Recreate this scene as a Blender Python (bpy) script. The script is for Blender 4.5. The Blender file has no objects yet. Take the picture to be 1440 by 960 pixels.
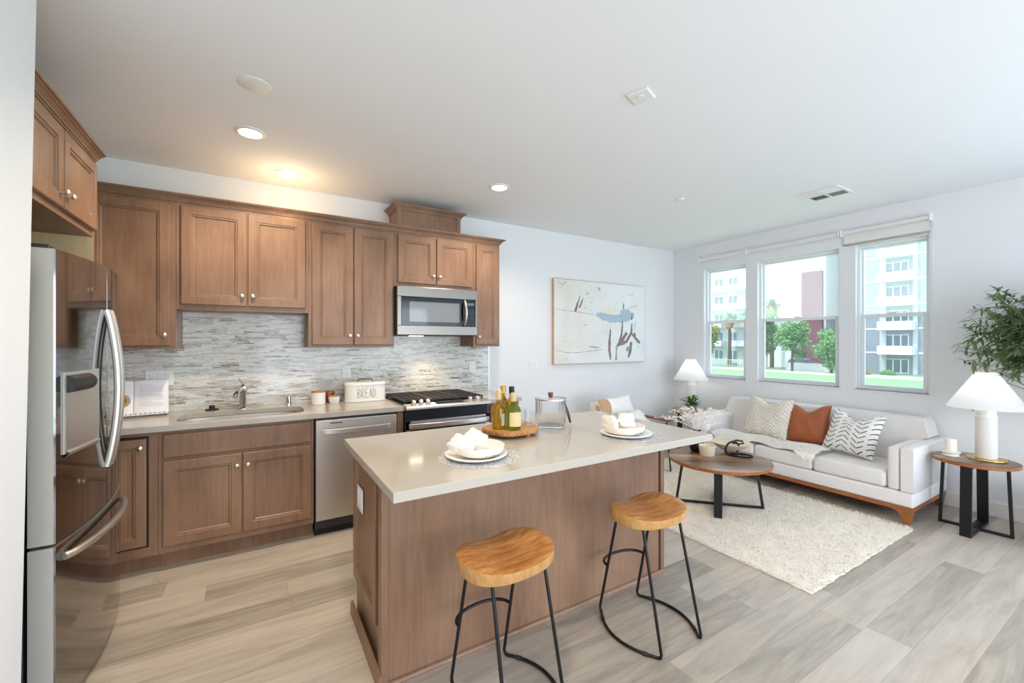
import bpy, bmesh, math, random
from mathutils import Vector, Matrix, noise
random.seed(7)
R = math.radians
PI = math.pi
C = bpy.context.scene.collection
SC = bpy.context.scene

# ------------------------------------------------------------------ camera, sky, sun, fill lights, exposure
cam = bpy.data.cameras.new('camera')
cam.sensor_width = 36.0
cam.lens = 595.0 / 1440.0 * 36.0
cam.clip_end = 500
co = bpy.data.objects.new('camera', cam)
C.objects.link(co)
co.location = (0, 0, 1.436)
co.rotation_euler = (R(90), 0, R(-31.2))
SC.camera = co
SC.view_settings.view_transform = 'Standard'
SC.view_settings.look = 'None'
SC.view_settings.gamma = 1.0
SC.view_settings.exposure = -0.30
SC.view_settings.use_curve_mapping = False
SC.cycles.use_denoising = True
SC.cycles.max_bounces = 10
SC.cycles.diffuse_bounces = 6
SC.cycles.transparent_max_bounces = 16
SC.cycles.sample_clamp_indirect = 6.0

world = bpy.data.worlds.new('sky')
SC.world = world
world.use_nodes = True
_bg = world.node_tree.nodes['Background']
_bg.inputs[0].default_value = (0.80, 0.87, 1.0, 1)
_bg.inputs[1].default_value = 4.2


def light(name, kind, loc, rot, energy, color=(1, 1, 1), parent=None, **kw):
    l = bpy.data.lights.new(name, kind)
    l.energy = energy
    l.color = color
    for k, v in kw.items():
        setattr(l, k, v)
    o = bpy.data.objects.new(name, l)
    C.objects.link(o)
    o.location = loc
    o.rotation_euler = rot
    if parent:
        o.parent = parent
    return o


light('sun', 'SUN', (0, 0, 20), (R(38), 0, R(-105)), 3.2, (1.0, 0.96, 0.9), angle=R(2))
# added area fills standing in for daylight at invented openings outside the view
light('fill_back', 'AREA', (1.9, -2.62, 1.2), (R(113), 0, 0), 98, (0.77, 0.88, 1.0), shape='RECTANGLE', size=3.6, size_y=2.3)
light('fill_side', 'AREA', (5.26, -1.2, 1.35), (R(97), 0, R(90)), 62, (0.42, 0.62, 1.0), shape='RECTANGLE', size=1.9, size_y=2.0)

# added spot fills without fixtures, over the aisle and behind the camera
light('fill_spot_aisle', 'SPOT', (.35, 1.0, 2.70), (0, 0, 0), 100, (1.0, .85, .64), spot_size=R(150), spot_blend=.7, shadow_soft_size=.09)
light('fill_spot_rear', 'SPOT', (.6, -.9, 2.70), (0, 0, 0), 35, (1.0, .93, .86), spot_size=R(150), spot_blend=.7, shadow_soft_size=.09)

# ------------------------------------------------------------------ mesh builder
class MB:
    def __init__(s):
        s.v = []; s.f = []; s.mi = []; s.uv = None

    def add(s, vs, fs, m=0):
        b = len(s.v)
        s.v.extend([tuple(p) for p in vs])
        for f in fs:
            s.f.append([i + b for i in f]); s.mi.append(m)
        return b

    def box(s, a, b, m=0):
        x0, y0, z0 = a; x1, y1, z1 = b
        x0, x1 = min(x0, x1), max(x0, x1); y0, y1 = min(y0, y1), max(y0, y1); z0, z1 = min(z0, z1), max(z0, z1)
        s.add([(x0, y0, z0), (x1, y0, z0), (x1, y1, z0), (x0, y1, z0), (x0, y0, z1), (x1, y0, z1), (x1, y1, z1), (x0, y1, z1)],
              [(0, 3, 2, 1), (4, 5, 6, 7), (0, 1, 5, 4), (1, 2, 6, 5), (2, 3, 7, 6), (3, 0, 4, 7)], m)
        return s

    def obox(s, c, size, M=None, m=0):
        hx, hy, hz = [q / 2 for q in size]
        M = M or Matrix.Identity(3)
        c = Vector(c)
        vs = [c + M @ Vector(p) for p in [(-hx, -hy, -hz), (hx, -hy, -hz), (hx, hy, -hz), (-hx, hy, -hz), (-hx, -hy, hz), (hx, -hy, hz), (hx, hy, hz), (-hx, hy, hz)]]
        s.add(vs, [(0, 3, 2, 1), (4, 5, 6, 7), (0, 1, 5, 4), (1, 2, 6, 5), (2, 3, 7, 6), (3, 0, 4, 7)], m)
        return s

    def loft(s, rings, m=0, cap=True, closed=True, loop=False):
        n = len(rings[0])
        vs = [p for r in rings for p in r]
        fs = []
        k = len(rings)
        for i in range(k if loop else k - 1):
            a = i * n; b = ((i + 1) % k) * n
            for j in range(n if closed else n - 1):
                j2 = (j + 1) % n
                fs.append((a + j, a + j2, b + j2, b + j))
        if cap and not loop:
            fs.append(tuple(range(n - 1, -1, -1)))
            fs.append(tuple(range((k - 1) * n, k * n)))
        s.add(vs, fs, m)
        return s

    def tube(s, pts, r, n=8, closed=False, m=0, flat=1.0, up=None):
        pts = [Vector(p) for p in pts]
        k = len(pts)
        rs = r if isinstance(r, (list, tuple)) else [r] * k
        rings = []
        ref = None
        for i, p in enumerate(pts):
            if closed:
                d = pts[(i + 1) % k] - pts[i - 1]
            else:
                d = pts[min(i + 1, k - 1)] - pts[max(i - 1, 0)]
            d.normalize()
            if ref is None:
                ref = Vector(up) if up else (Vector((0, 0, 1)) if abs(d.z) < 0.9 else Vector((1, 0, 0)))
            u = ref - d * ref.dot(d)
            if u.length < 1e-5:
                u = d.orthogonal()
            u.normalize()
            if not up:
                ref = u
            w = d.cross(u)
            rings.append([p + (u * math.cos(2 * PI * (j + .5) / n) + w * flat * math.sin(2 * PI * (j + .5) / n)) * rs[i] for j in range(n)])
        s.loft(rings, m, cap=not closed, loop=closed)
        return s

    def cyl(s, p0, p1, r0, r1=None, n=20, m=0):
        return s.tube([p0, p1], [r0, r0 if r1 is None else r1], n, m=m)

    def lathe(s, prof, c=(0, 0, 0), n=32, m=0, sx=1.0, sy=1.0, ribs=None):
        vs = []; fs = []
        cx, cy, cz = c
        idx = []
        for r, z in prof:
            if r <= 1e-6:
                idx.append([len(vs)]); vs.append((cx, cy, cz + z))
            else:
                row = []
                for j in range(n):
                    a = 2 * PI * j / n
                    rr = r * (ribs(a) if ribs else 1)
                    row.append(len(vs)); vs.append((cx + rr * sx * math.cos(a), cy + rr * sy * math.sin(a), cz + z))
                idx.append(row)
        for A, B in zip(idx, idx[1:]):
            if len(A) == 1 and len(B) == 1:
                continue
            for j in range(n):
                j2 = (j + 1) % n
                if len(A) == 1:
                    fs.append((A[0], B[j2], B[j]))
                elif len(B) == 1:
                    fs.append((A[j], A[j2], B[0]))
                else:
                    fs.append((A[j], A[j2], B[j2], B[j]))
        s.add(vs, fs, m)
        return s

    def prism(s, poly, z0, z1, m=0, T=None):
        a = [Vector((x, y, z0)) for x, y in poly]
        b = [Vector((x, y, z1)) for x, y in poly]
        if T:
            a = [T(p) for p in a]; b = [T(p) for p in b]
        return s.loft([a, b], m)

    def ball(s, c, r, n=14, k=9, m=0):
        rx, ry, rz = r if isinstance(r, (list, tuple)) else (r, r, r)
        rings = []
        vs = [(c[0], c[1], c[2] - rz)]; fs = []
        for i in range(1, k):
            t = -PI / 2 + PI * i / k
            for j in range(n):
                a = 2 * PI * j / n
                vs.append((c[0] + rx * math.cos(t) * math.cos(a), c[1] + ry * math.cos(t) * math.sin(a), c[2] + rz * math.sin(t)))
        vs.append((c[0], c[1], c[2] + rz))
        for j in range(n):
            fs.append((0, 1 + (j + 1) % n, 1 + j))
            for i in range(k - 2):
                a = 1 + i * n
                fs.append((a + j, a + (j + 1) % n, a + n + (j + 1) % n, a + n + j))
            a = 1 + (k - 2) * n
            fs.append((a + j, a + (j + 1) % n, len(vs) - 1))
        s.add(vs, fs, m)
        return s

    def rbox(s, a, b, r=.03, m=0, n=4, puff=0.0):
        """a soft box: rounded-rectangle sections with domed ends"""
        x0, y0, z0 = a; x1, y1, z1 = b
        cx, cy = (x0 + x1) / 2, (y0 + y1) / 2
        rings = []
        steps = [(r * (1 - math.cos(t)), r * (1 - math.sin(t))) for t in [PI / 2 * i / n for i in range(n + 1)]]
        levels = [(z0 + r - r * math.sin(t), r - r * math.cos(t)) for t in [PI / 2 * (n - i) / n for i in range(n + 1)]]
        top = [(z1 - r + r * math.sin(t), r - r * math.cos(t)) for t in [PI / 2 * i / n for i in range(n + 1)]]
        for z, ins in levels + top:
            hx, hy = (x1 - x0) / 2 - ins, (y1 - y0) / 2 - ins
            rr = max(r - ins * .6, r * .4)
            ring = []
            for q, (sx, sy) in enumerate([(1, 1), (-1, 1), (-1, -1), (1, -1)]):
                for i in range(n + 1):
                    t = PI / 2 * q + PI / 2 * i / n
                    ring.append(Vector((cx + sx * (hx - rr) + rr * math.cos(t), cy + sy * (hy - rr) + rr * math.sin(t), z)))
            rings.append(ring)
        s.loft(rings, m)
        return s

    def door(s, o, u, v, n, w, h, th=.02, st=.058, m=0, flat=False):
        """shaker door: o lower corner of its back face, u/v along it, n outward"""
        o, u, v, n = Vector(o), Vector(u), Vector(v), Vector(n)
        prof = [(0, 0), (0, th - .004), (.004, th)]
        if not flat:
            prof += [(st, th), (st + .003, th - .006), (st + .010, th - .005), (st + .013, th - .008), (st + .018, th - .014)]
        rings = [[o + u * a + v * a + n * d, o + u * (w - a) + v * a + n * d, o + u * (w - a) + v * (h - a) + n * d, o + u * a + v * (h - a) + n * d] for a, d in prof]
        s.loft(rings, m)
        return s

    def build(s, name, mats, parent=None, smooth=False, bev=0, seg=2, ang=35, fix=True, uv=None):
        me = bpy.data.meshes.new(name)
        vs = s.v
        if parent is not None and parent.name in ROOT:
            inv = ROOT[parent.name].inverted()
            vs = [inv @ Vector(p) for p in vs]
        me.from_pydata([tuple(p) for p in vs], [], s.f)
        mats = mats if isinstance(mats, (list, tuple)) else [mats]
        for m in mats:
            me.materials.append(m)
        if len(mats) > 1:
            me.polygons.foreach_set('material_index', s.mi)
        if uv:
            L = me.uv_layers.new(name='UVMap')
            for lp in me.loops:
                L.data[lp.index].uv = uv[lp.vertex_index]
        if fix:
            bm = bmesh.new(); bm.from_mesh(me)
            bmesh.ops.recalc_face_normals(bm, faces=bm.faces[:])
            bm.to_mesh(me); bm.free()
        if smooth:
            me.polygons.foreach_set('use_smooth', [True] * len(me.polygons))
            if ang < 180:
                me.set_sharp_from_angle(angle=R(ang))
        me.update()
        o = bpy.data.objects.new(name, me)
        C.objects.link(o)
        if parent is not None:
            o.parent = parent
            if parent.name in ROOT:
                ROOT[o.name] = ROOT[parent.name]
        if bev:
            b = o.modifiers.new('bevel', 'BEVEL')
            b.width = bev; b.segments = seg; b.limit_method = 'ANGLE'; b.angle_limit = R(40)
            b.harden_normals = False
        return o


ROOT = {}


def thing(name, label, cat, loc=(0, 0, 0), rz=0.0, group=None):
    o = bpy.data.objects.new(name, None)
    C.objects.link(o)
    o.empty_display_size = .1
    o.location = loc; o.rotation_euler = (0, 0, rz)
    ROOT[o.name] = Matrix.Translation(Vector(loc)) @ Matrix.Rotation(rz, 4, 'Z')
    o['label'] = label; o['category'] = cat
    if group:
        o['group'] = group
    return o


def tag(o, label, cat, group=None):
    o['label'] = label; o['category'] = cat
    if group:
        o['group'] = group
    return o


def struct(o, label=None):
    o['kind'] = 'structure'
    if label:
        o['label'] = label
        o['category'] = 'room'
    return o


def dup(root, loc, rz, label):
    r = root.copy(); C.objects.link(r); r.location = loc; r.rotation_euler = (0, 0, rz); r['label'] = label
    for ch in list(root.children):
        c = ch.copy(); C.objects.link(c); c.parent = r
        for g in ch.children:
            d = g.copy(); C.objects.link(d); d.parent = c
    return r


# ------------------------------------------------------------------ materials
def lin(h):
    h = h.lstrip('#')
    out = []
    for i in (0, 2, 4):
        c = int(h[i:i + 2], 16) / 255
        out.append(c / 12.92 if c <= .04045 else ((c + .055) / 1.055) ** 2.4)
    return (out[0], out[1], out[2], 1)


class NT:
    def __init__(s, name):
        s.m = bpy.data.materials.new(name); s.m.use_nodes = True
        s.t = s.m.node_tree; s.t.nodes.clear()
        s.out = s.n('ShaderNodeOutputMaterial')

    def n(s, t, **kw):
        x = s.t.nodes.new(t)
        for k, v in kw.items():
            setattr(x, k, v)
        return x

    def l(s, a, b):
        s.t.links.new(a, b)

    def val(s, sock, v):
        if isinstance(v, bpy.types.NodeSocket):
            s.l(v, sock)
        else:
            sock.default_value = v

    def math(s, op, a, b=0.0, c=None):
        x = s.n('ShaderNodeMath', operation=op)
        s.val(x.inputs[0], a); s.val(x.inputs[1], b)
        if c is not None:
            s.val(x.inputs[2], c)
        return x.outputs[0]

    def mix(s, f, a, b, blend='MIX'):
        x = s.n('ShaderNodeMix', data_type='RGBA', blend_type=blend)
        s.val(x.inputs[0], f); s.val(x.inputs[6], a); s.val(x.inputs[7], b)
        return x.outputs[2]

    def ramp(s, f, stops, interp='LINEAR'):
        x = s.n('ShaderNodeValToRGB'); x.color_ramp.interpolation = interp
        e = x.color_ramp.elements
        while len(e) < len(stops):
            e.new(.5)
        for i, (p, c) in enumerate(stops):
            e[i].position = p; e[i].color = lin(c) if isinstance(c, str) else c
        s.val(x.inputs[0], f)
        return x.outputs[0]

    def coord(s, which='Object', scale=(1, 1, 1), rot=(0, 0, 0)):
        if which == 'World':
            o = s.n('ShaderNodeNewGeometry').outputs['Position']
        else:
            o = s.n('ShaderNodeTexCoord').outputs[which]
        m = s.n('ShaderNodeMapping')
        m.inputs['Scale'].default_value = scale; m.inputs['Rotation'].default_value = rot
        s.l(o, m.inputs[0])
        return m.outputs[0]

    def noise(s, vec, scale=5, detail=4, rough=.5, dist=0):
        x = s.n('ShaderNodeTexNoise')
        x.inputs['Scale'].default_value = scale; x.inputs['Detail'].default_value = detail
        x.inputs['Roughness'].default_value = rough; x.inputs['Distortion'].default_value = dist
        s.l(vec, x.inputs['Vector'])
        return x.outputs['Fac']

    def white(s, vec):
        x = s.n('ShaderNodeTexWhiteNoise', noise_dimensions='3D'); s.l(vec, x.inputs['Vector'])
        return x.outputs['Value']

    def comb(s, x, y, z=0.0):
        c = s.n('ShaderNodeCombineXYZ')
        for i, q in enumerate((x, y, z)):
            s.val(c.inputs[i], q)
        return c.outputs[0]

    def sep(s, v):
        x = s.n('ShaderNodeSeparateXYZ'); s.l(v, x.inputs[0])
        return x.outputs

    def bump(s, h, strength=.3, dist=.002):
        x = s.n('ShaderNodeBump'); x.inputs['Strength'].default_value = strength; x.inputs['Distance'].default_value = dist
        s.l(h, x.inputs['Height'])
        return x.outputs[0]

    def pbr(s, color, rough=.5, metal=0, normal=None, spec=.5, **kw):
        p = s.n('ShaderNodeBsdfPrincipled')
        s.val(p.inputs['Base Color'], color); s.val(p.inputs['Roughness'], rough)
        p.inputs['Metallic'].default_value = metal; p.inputs['Specular IOR Level'].default_value = spec
        for k, v in kw.items():
            s.val(p.inputs[k.replace('_', ' ')], v)
        if normal is not None:
            s.l(normal, p.inputs['Normal'])
        s.l(p.outputs[0], s.out.inputs[0])
        return s.m


def plain(name, col, rough=.5, metal=0, var=.06, scale=12, bump=0.0, **kw):
    """one colour with a slight procedural unevenness"""
    t = NT(name)
    c = lin(col)
    n = t.noise(t.coord('Object'), scale, 3)
    d = tuple(x * (1 - var) for x in c[:3]) + (1,)
    col_ = t.mix(n, d, c)
    nm = t.bump(t.noise(t.coord('Object'), scale * 12, 2), bump, .002) if bump else None
    return t.pbr(col_, rough, metal, nm, **kw)


def wood(name, stops, grain=(14, 14, 1.1), rough=.38, which='World', big=2.0, bump=.08, spec=.4, streak=.55):
    t = NT(name)
    v = t.coord(which, grain)
    a = t.noise(v, 3.2, 6, .6, .6)
    b = t.noise(t.coord(which, (1, 1, .55)), big, 3, .5)
    f = t.math('ADD', t.math('MULTIPLY', a, streak), t.math('MULTIPLY', b, 1 - streak))
    col = t.ramp(f, stops)
    return t.pbr(col, rough, 0, t.bump(a, bump, .002), spec)


def tiles(t, cu, cv, w, h, gap, jitter=1.0):
    """rows of height h, bricks of length w with a random shift per row: returns (row/col key vector, mask of the gaps)"""
    v = t.math('DIVIDE', cv, h); row = t.math('FLOOR', v)
    sh = t.white(t.comb(row, 3.7, 1.3))
    u = t.math('ADD', t.math('DIVIDE', cu, w), t.math('MULTIPLY', sh, 7.3 * jitter)); colm = t.math('FLOOR', u)
    fu, fv = t.math('FRACT', u), t.math('FRACT', v)
    gu, gv = gap / w, gap / h
    m = t.math('MAXIMUM', t.math('MAXIMUM', t.math('LESS_THAN', fu, gu), t.math('GREATER_THAN', fu, 1 - gu)),
               t.math('MAXIMUM', t.math('LESS_THAN', fv, gv), t.math('GREATER_THAN', fv, 1 - gv)))
    return t.comb(row, colm, 0.5), m


CAB = [(.25, '#6b4c38'), (.5, '#896851'), (.75, '#a38268')]
M = {}
M['cabinet'] = wood('cabinet_maple', CAB, rough=.36, streak=.34, big=3.0)
M['cabinet_inside'] = wood('cabinet_pale_side', [(.3, '#c8aa7c'), (.7, '#e0c499')], rough=.5)
M['seat_wood'] = wood('stool_seat_wood', [(.28, '#7c461f'), (.48, '#ad713b'), (.72, '#d6a469')], grain=(3, 16, 16), which='Object', rough=.24, bump=.15)
M['seat_side'] = wood('stool_seat_side', [(.3, '#a8753f'), (.5, '#c8985f'), (.7, '#dcb37c')], grain=(16, 16, 5), which='Object', rough=.35, bump=.1)
M['tray_wood'] = wood('tray_wood', [(.25, '#8a5a30'), (.5, '#b47f4c'), (.75, '#d0a06c')], grain=(5, 20, 5), which='Object', rough=.5)
M['bark'] = wood('bark', [(.40, '#52301a'), (.5, '#9a6638'), (.6, '#c28f58')], grain=(40, 40, 6), which='Object', rough=.8, bump=.6)
M['rail_wood'] = wood('sofa_rail_wood', [(.3, '#7d4423'), (.6, '#a8683a')], grain=(20, 2, 20), which='Object', rough=.35)
M['arm_wood'] = wood('chair_arm_wood', [(.3, '#5d3324'), (.6, '#87533c')], grain=(20, 2, 20), which='Object', rough=.4)
M['white'] = plain('white_paint', '#e9e8e4', .5, var=.03)
M['wall'] = plain('wall_paint', '#e6e7e8', .75, var=.02, scale=3, bump=.06)
M['ceil'] = plain('ceiling_paint', '#eeeef0', .85, var=.02, scale=3, bump=.08)
M['vinyl'] = plain('window_vinyl', '#e6eaec', .35, var=.02)
M['steel'] = plain('brushed_steel', '#d2ccc3', .40, 1, var=.1, scale=4)
M['steel_dark'] = plain('microwave_steel', '#8a847c', .3, 1, var=.1, scale=4)
M['mirror_steel'] = plain('polished_door_steel', '#9c9a98', .075, 1, var=.05, scale=2)
M['edge_steel'] = plain('fridge_edge_paint', '#b9b8b2', .35, .55, var=.04)
M['nickel'] = plain('satin_nickel', '#e2ddd6', .34, 1, var=.05)
M['chrome'] = plain('chrome', '#dfe2e4', .08, 1, var=.03)
M['dark_metal'] = plain('dark_grey_metal', '#3c3d3f', .4, .6)
M['black'] = plain('black_metal', '#17181a', .42, .3, var=.2)
M['black_glass'] = plain('black_glass', '#08090b', .06, 0, spec=.6)
M['grey_glass'] = plain('oven_window_glass', '#5b5d5c', .06, 0, spec=1.0)
M['iron'] = plain('cast_iron', '#332f2f', .55, .1, var=.3, scale=60)
M['plastic_white'] = plain('white_plastic', '#ececea', .35, var=.02)
M['ceramic'] = plain('white_ceramic', '#efe9df', .22, var=.03)
M['cream'] = plain('cream_candle_glaze', '#dccdb0', .45, var=.04)
M['enamel'] = plain('cream_enamel', '#eeebe3', .25, var=.02)
M['linen'] = plain('white_napkin_linen', '#f3f0ea', .9, var=.05, scale=40, bump=.2)
M['sofa'] = plain('sofa_white_weave', '#e2ddda', .9, var=.05, scale=30, bump=.25)
M['rust'] = plain('rust_leather', '#a3582f', .55, var=.2, scale=30, bump=.3)
M['knit'] = plain('ivory_knit', '#e6dccb', .95, var=.15, scale=20, bump=.4)
M['tan_fabric'] = plain('tan_fabric', '#c3a37f', .9, var=.1, scale=30)
M['wool'] = plain('cream_wool', '#faf4ea', .95, var=.12, scale=25)
M['rug'] = plain('rug_pile', '#ebe2d4', 1.0, var=.2, scale=40, bump=.5)
M['copper'] = plain('copper', '#c77b52', .3, 1)
M['brass'] = plain('brass', '#c9a45c', .25, 1)
M['lamp_base'] = plain('frosted_lamp_base', '#eeeae2', .4, var=.02)
M['leaf'] = plain('green_leaf', '#3f6b2c', .5, var=.5, scale=9)
M['olive_leaf'] = plain('olive_leaf', '#6d8557', .5, var=.55, scale=14)
M['olive_fruit'] = plain('dark_olive', '#2a2430', .35)
M['twig'] = plain('brown_twig', '#5c4a35', .8, var=.3)
M['dry_white'] = plain('dried_white_flower', '#f6efe9', .9, var=.12, scale=30)
M['paper'] = plain('book_paper', '#f0eef0', .7, var=.03)
M['ink'] = plain('ink', '#3a3a3c', .7)
M['grey_ink'] = plain('pale_ink', '#9a979a', .7)
M['rope'] = plain('dark_cord', '#4a4038', .8)
M['terracotta'] = plain('red_wood_knob', '#7c3a24', .5)
M['cork'] = plain('pale_cork', '#cdb68c', .8, var=.2, scale=60)
M['gold_cap'] = plain('gold_foil', '#c9963c', .35, .5)
M['label_beige'] = plain('label_beige', '#dcc394', .7, var=.12, scale=60)
M['label_grey'] = plain('label_grey', '#c9c3bb', .7, var=.12, scale=60)
M['rubber'] = plain('dark_rubber', '#2b2723', .6)
M['shade_cloth'] = plain('roller_shade_cloth', '#e5e3df', .85, var=.03)
M['pot_grey'] = plain('grey_pot', '#8f8878', .7, var=.15)
M['pot_basket'] = plain('woven_basket', '#b0916a', .8, var=.3, scale=50, bump=.5)
M['concrete'] = plain('pale_concrete', '#d9d4cb', .9, var=.08, scale=.6)
M['lawn'] = plain('lawn_green', '#8fb583', .95, var=.25, scale=.8)
M['facade_grey'] = plain('grey_stucco', '#8f98a3', .9, var=.06, scale=.3)
M['facade_pale'] = plain('pale_stucco', '#b9c3c7', .9, var=.05, scale=.3)
M['facade_white'] = plain('white_stucco', '#e7e7e5', .9, var=.04, scale=.3)
M['facade_maroon'] = plain('maroon_cladding', '#7d4a5a', .9, var=.08, scale=.5)
M['facade_glass'] = plain('facade_glass', '#5d6f7c', .15, 0)
M['tree_leaf'] = plain('street_tree_leaf', '#7ab163', .7, var=.5, scale=.7)
M['tree_leaf_yellow'] = plain('yellowing_tree_leaf', '#8f9c3c', .7, var=.4, scale=.7)
M['palm_skirt'] = plain('dry_palm_skirt', '#b4946c', .9, var=.3, scale=2)
M['car_paint'] = plain('white_car_paint', '#e0e2e4', .3, var=.02)


def clear_glass(name, tint=(1, 1, 1, 1), rough=0.0, reflect=1.0, glare_veil=0.0):
    t = NT(name)
    tr = t.n('ShaderNodeBsdfTransparent'); tr.inputs[0].default_value = tint
    gl = t.n('ShaderNodeBsdfGlossy'); gl.inputs['Roughness'].default_value = .02
    fr = t.n('ShaderNodeFresnel'); fr.inputs[0].default_value = 1.45
    wob = t.noise(t.coord('Object'), 3, 1)
    front = t.math('SUBTRACT', 1.0, t.n('ShaderNodeNewGeometry').outputs['Backfacing'])
    f = t.math('MULTIPLY', t.math('MULTIPLY', fr.outputs[0], front), t.math('ADD', t.math('MULTIPLY', wob, .1), reflect))
    mx = t.n('ShaderNodeMixShader')
    first = tr.outputs[0]
    if glare_veil:      # translucent veil imitating washed-out glare on the pane
        tl = t.n('ShaderNodeBsdfTranslucent'); tl.inputs[0].default_value = (.9, .93, .96, 1)
        hz_ = t.n('ShaderNodeMixShader'); hz_.inputs[0].default_value = glare_veil
        t.l(tr.outputs[0], hz_.inputs[1]); t.l(tl.outputs[0], hz_.inputs[2]); first = hz_.outputs[0]
    t.l(f, mx.inputs[0]); t.l(first, mx.inputs[1]); t.l(gl.outputs[0], mx.inputs[2])
    t.l(mx.outputs[0], t.out.inputs[0])
    return t.m


M['glass'] = clear_glass('window_glass', (.96, .98, .98, 1), reflect=.6, glare_veil=.15)
M['glass_low'] = clear_glass('window_glass_lower', (.96, .98, .98, 1), reflect=.6, glare_veil=.04)
M['tumbler'] = clear_glass('tumbler_glass', (.97, .98, .985, 1), reflect=.8)
def real_glass(name, col, ior):
    t = NT(name)
    n = t.noise(t.coord('Object'), 3, 1)
    c = lin(col)
    return t.pbr(t.mix(n, c, tuple(x * .97 for x in c[:3]) + (1,)), 0.0, 0, None, .5, Transmission_Weight=1.0, IOR=ior)


M['ribbed'] = real_glass('ribbed_jar_glass', '#fbfcfd', 1.13)
M['lid_glass'] = clear_glass('lid_glass', (.95, .965, .985, 1), reflect=.9)
M['bottle_glass'] = clear_glass('bottle_glass', (.97, .985, .95, 1), reflect=.7)
M['screen'] = clear_glass('insect_screen', (.76, .78, .80, 1), reflect=.1)


def liquid(name, col):
    t = NT(name)
    n = t.noise(t.coord('Object'), 8, 2)
    return t.pbr(t.mix(n, lin(col), tuple(x * .85 for x in lin(col)[:3]) + (1,)), .05, 0, None, .5, Transmission_Weight=.85, IOR=1.2)


M['oil_yellow'] = liquid('yellow_oil', '#e0b21c')
M['oil_green'] = liquid('green_oil', '#a9b32c')


def emit(name, col, strength):
    t = NT(name)
    e = t.n('ShaderNodeEmission'); e.inputs[0].default_value = col
    n = t.noise(t.coord('Object'), 4, 1)
    t.l(t.math('ADD', t.math('MULTIPLY', n, .02 * strength), strength), e.inputs[1])
    t.l(e.outputs[0], t.out.inputs[0])
    return t.m


M['led'] = emit('lit_lens', (1.0, .86, .66, 1), 14)


def shade_mat():
    t = NT('lamp_shade_linen')
    n = t.noise(t.coord('Object', (60, 60, 60)), 3, 2)
    col = t.mix(n, lin('#e9e9ea'), lin('#f7f7f7'))
    d = t.n('ShaderNodeBsdfDiffuse'); t.l(col, d.inputs[0])
    q = t.n('ShaderNodeBsdfTranslucent'); t.l(col, q.inputs[0])
    mx = t.n('ShaderNodeMixShader'); mx.inputs[0].default_value = .5
    t.l(d.outputs[0], mx.inputs[1]); t.l(q.outputs[0], mx.inputs[2]); t.l(mx.outputs[0], t.out.inputs[0])
    return t.m


M['shade'] = shade_mat()


def fluff(name, col, var=.1, scale=30):
    """strands that let some light through"""
    t = NT(name)
    c = lin(col)
    n = t.noise(t.coord('Object'), scale, 3)
    cc = t.mix(n, tuple(x * (1 - var) for x in c[:3]) + (1,), c)
    d = t.n('ShaderNodeBsdfDiffuse'); t.l(cc, d.inputs[0])
    q = t.n('ShaderNodeBsdfTranslucent'); t.l(cc, q.inputs[0])
    mx = t.n('ShaderNodeMixShader'); mx.inputs[0].default_value = .42
    t.l(d.outputs[0], mx.inputs[1]); t.l(q.outputs[0], mx.inputs[2]); t.l(mx.outputs[0], t.out.inputs[0])
    return t.m


M['fleece'] = plain('sheepskin_fleece', '#fffbf4', 1.0, var=.05, scale=30, spec=.1)
M['pile'] = plain('shag_pile', '#f1e8da', 1.0, var=.12, scale=35, spec=.1)
M['olive_leaf'] = fluff('olive_leaf_translucent', '#8da674', .5, 14)
M['leaf'] = fluff('plant_leaf_translucent', '#5a8f45', .4, 9)


def quartz(name, c1, c2):
    t = NT(name)
    n = t.noise(t.coord('World'), 220, 2)
    m = t.noise(t.coord('World'), 3, 3)
    col = t.mix(t.math('ADD', t.math('MULTIPLY', n, .6), t.math('MULTIPLY', m, .4)), lin(c1), lin(c2))
    return t.pbr(col, .10, 0, None, .5)


M['quartz'] = quartz('greige_quartz', '#aaa296', '#beb6aa')


def floor_mat():
    t = NT('oak_plank_floor')
    pos = t.sep(t.coord('World'))
    key, gap = tiles(t, pos[0], pos[1], 1.22, .18, .0012)
    rnd = t.white(key)
    # shift the grain of every plank by its own amount
    off = t.math('MULTIPLY', rnd, 37.0)
    gv = t.comb(t.math('ADD', t.math('MULTIPLY', pos[0], 1.2), off), t.math('ADD', t.math('MULTIPLY', pos[1], 11), off), off)
    g = t.noise(gv, 1.6, 6, .6, .9)
    fine = t.noise(t.comb(t.math('MULTIPLY', pos[0], 4), t.math('MULTIPLY', pos[1], 90), off), 2, 3)
    f = t.math('ADD', t.math('MULTIPLY', rnd, .30), t.math('ADD', t.math('MULTIPLY', g, .57), t.math('MULTIPLY', fine, .13)))
    col = t.ramp(f, [(.22, '#82786c'), (.40, '#a3998b'), (.56, '#baae9f'), (.76, '#ccc1b2')])
    col = t.mix(t.math('MULTIPLY', gap, .45), col, lin('#6e5e4d'))
    rough = t.math('ADD', .3, t.math('MULTIPLY', g, .16))
    return t.pbr(col, rough, 0, t.bump(fine, .08, .001), .45)


M['floor'] = floor_mat()


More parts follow.
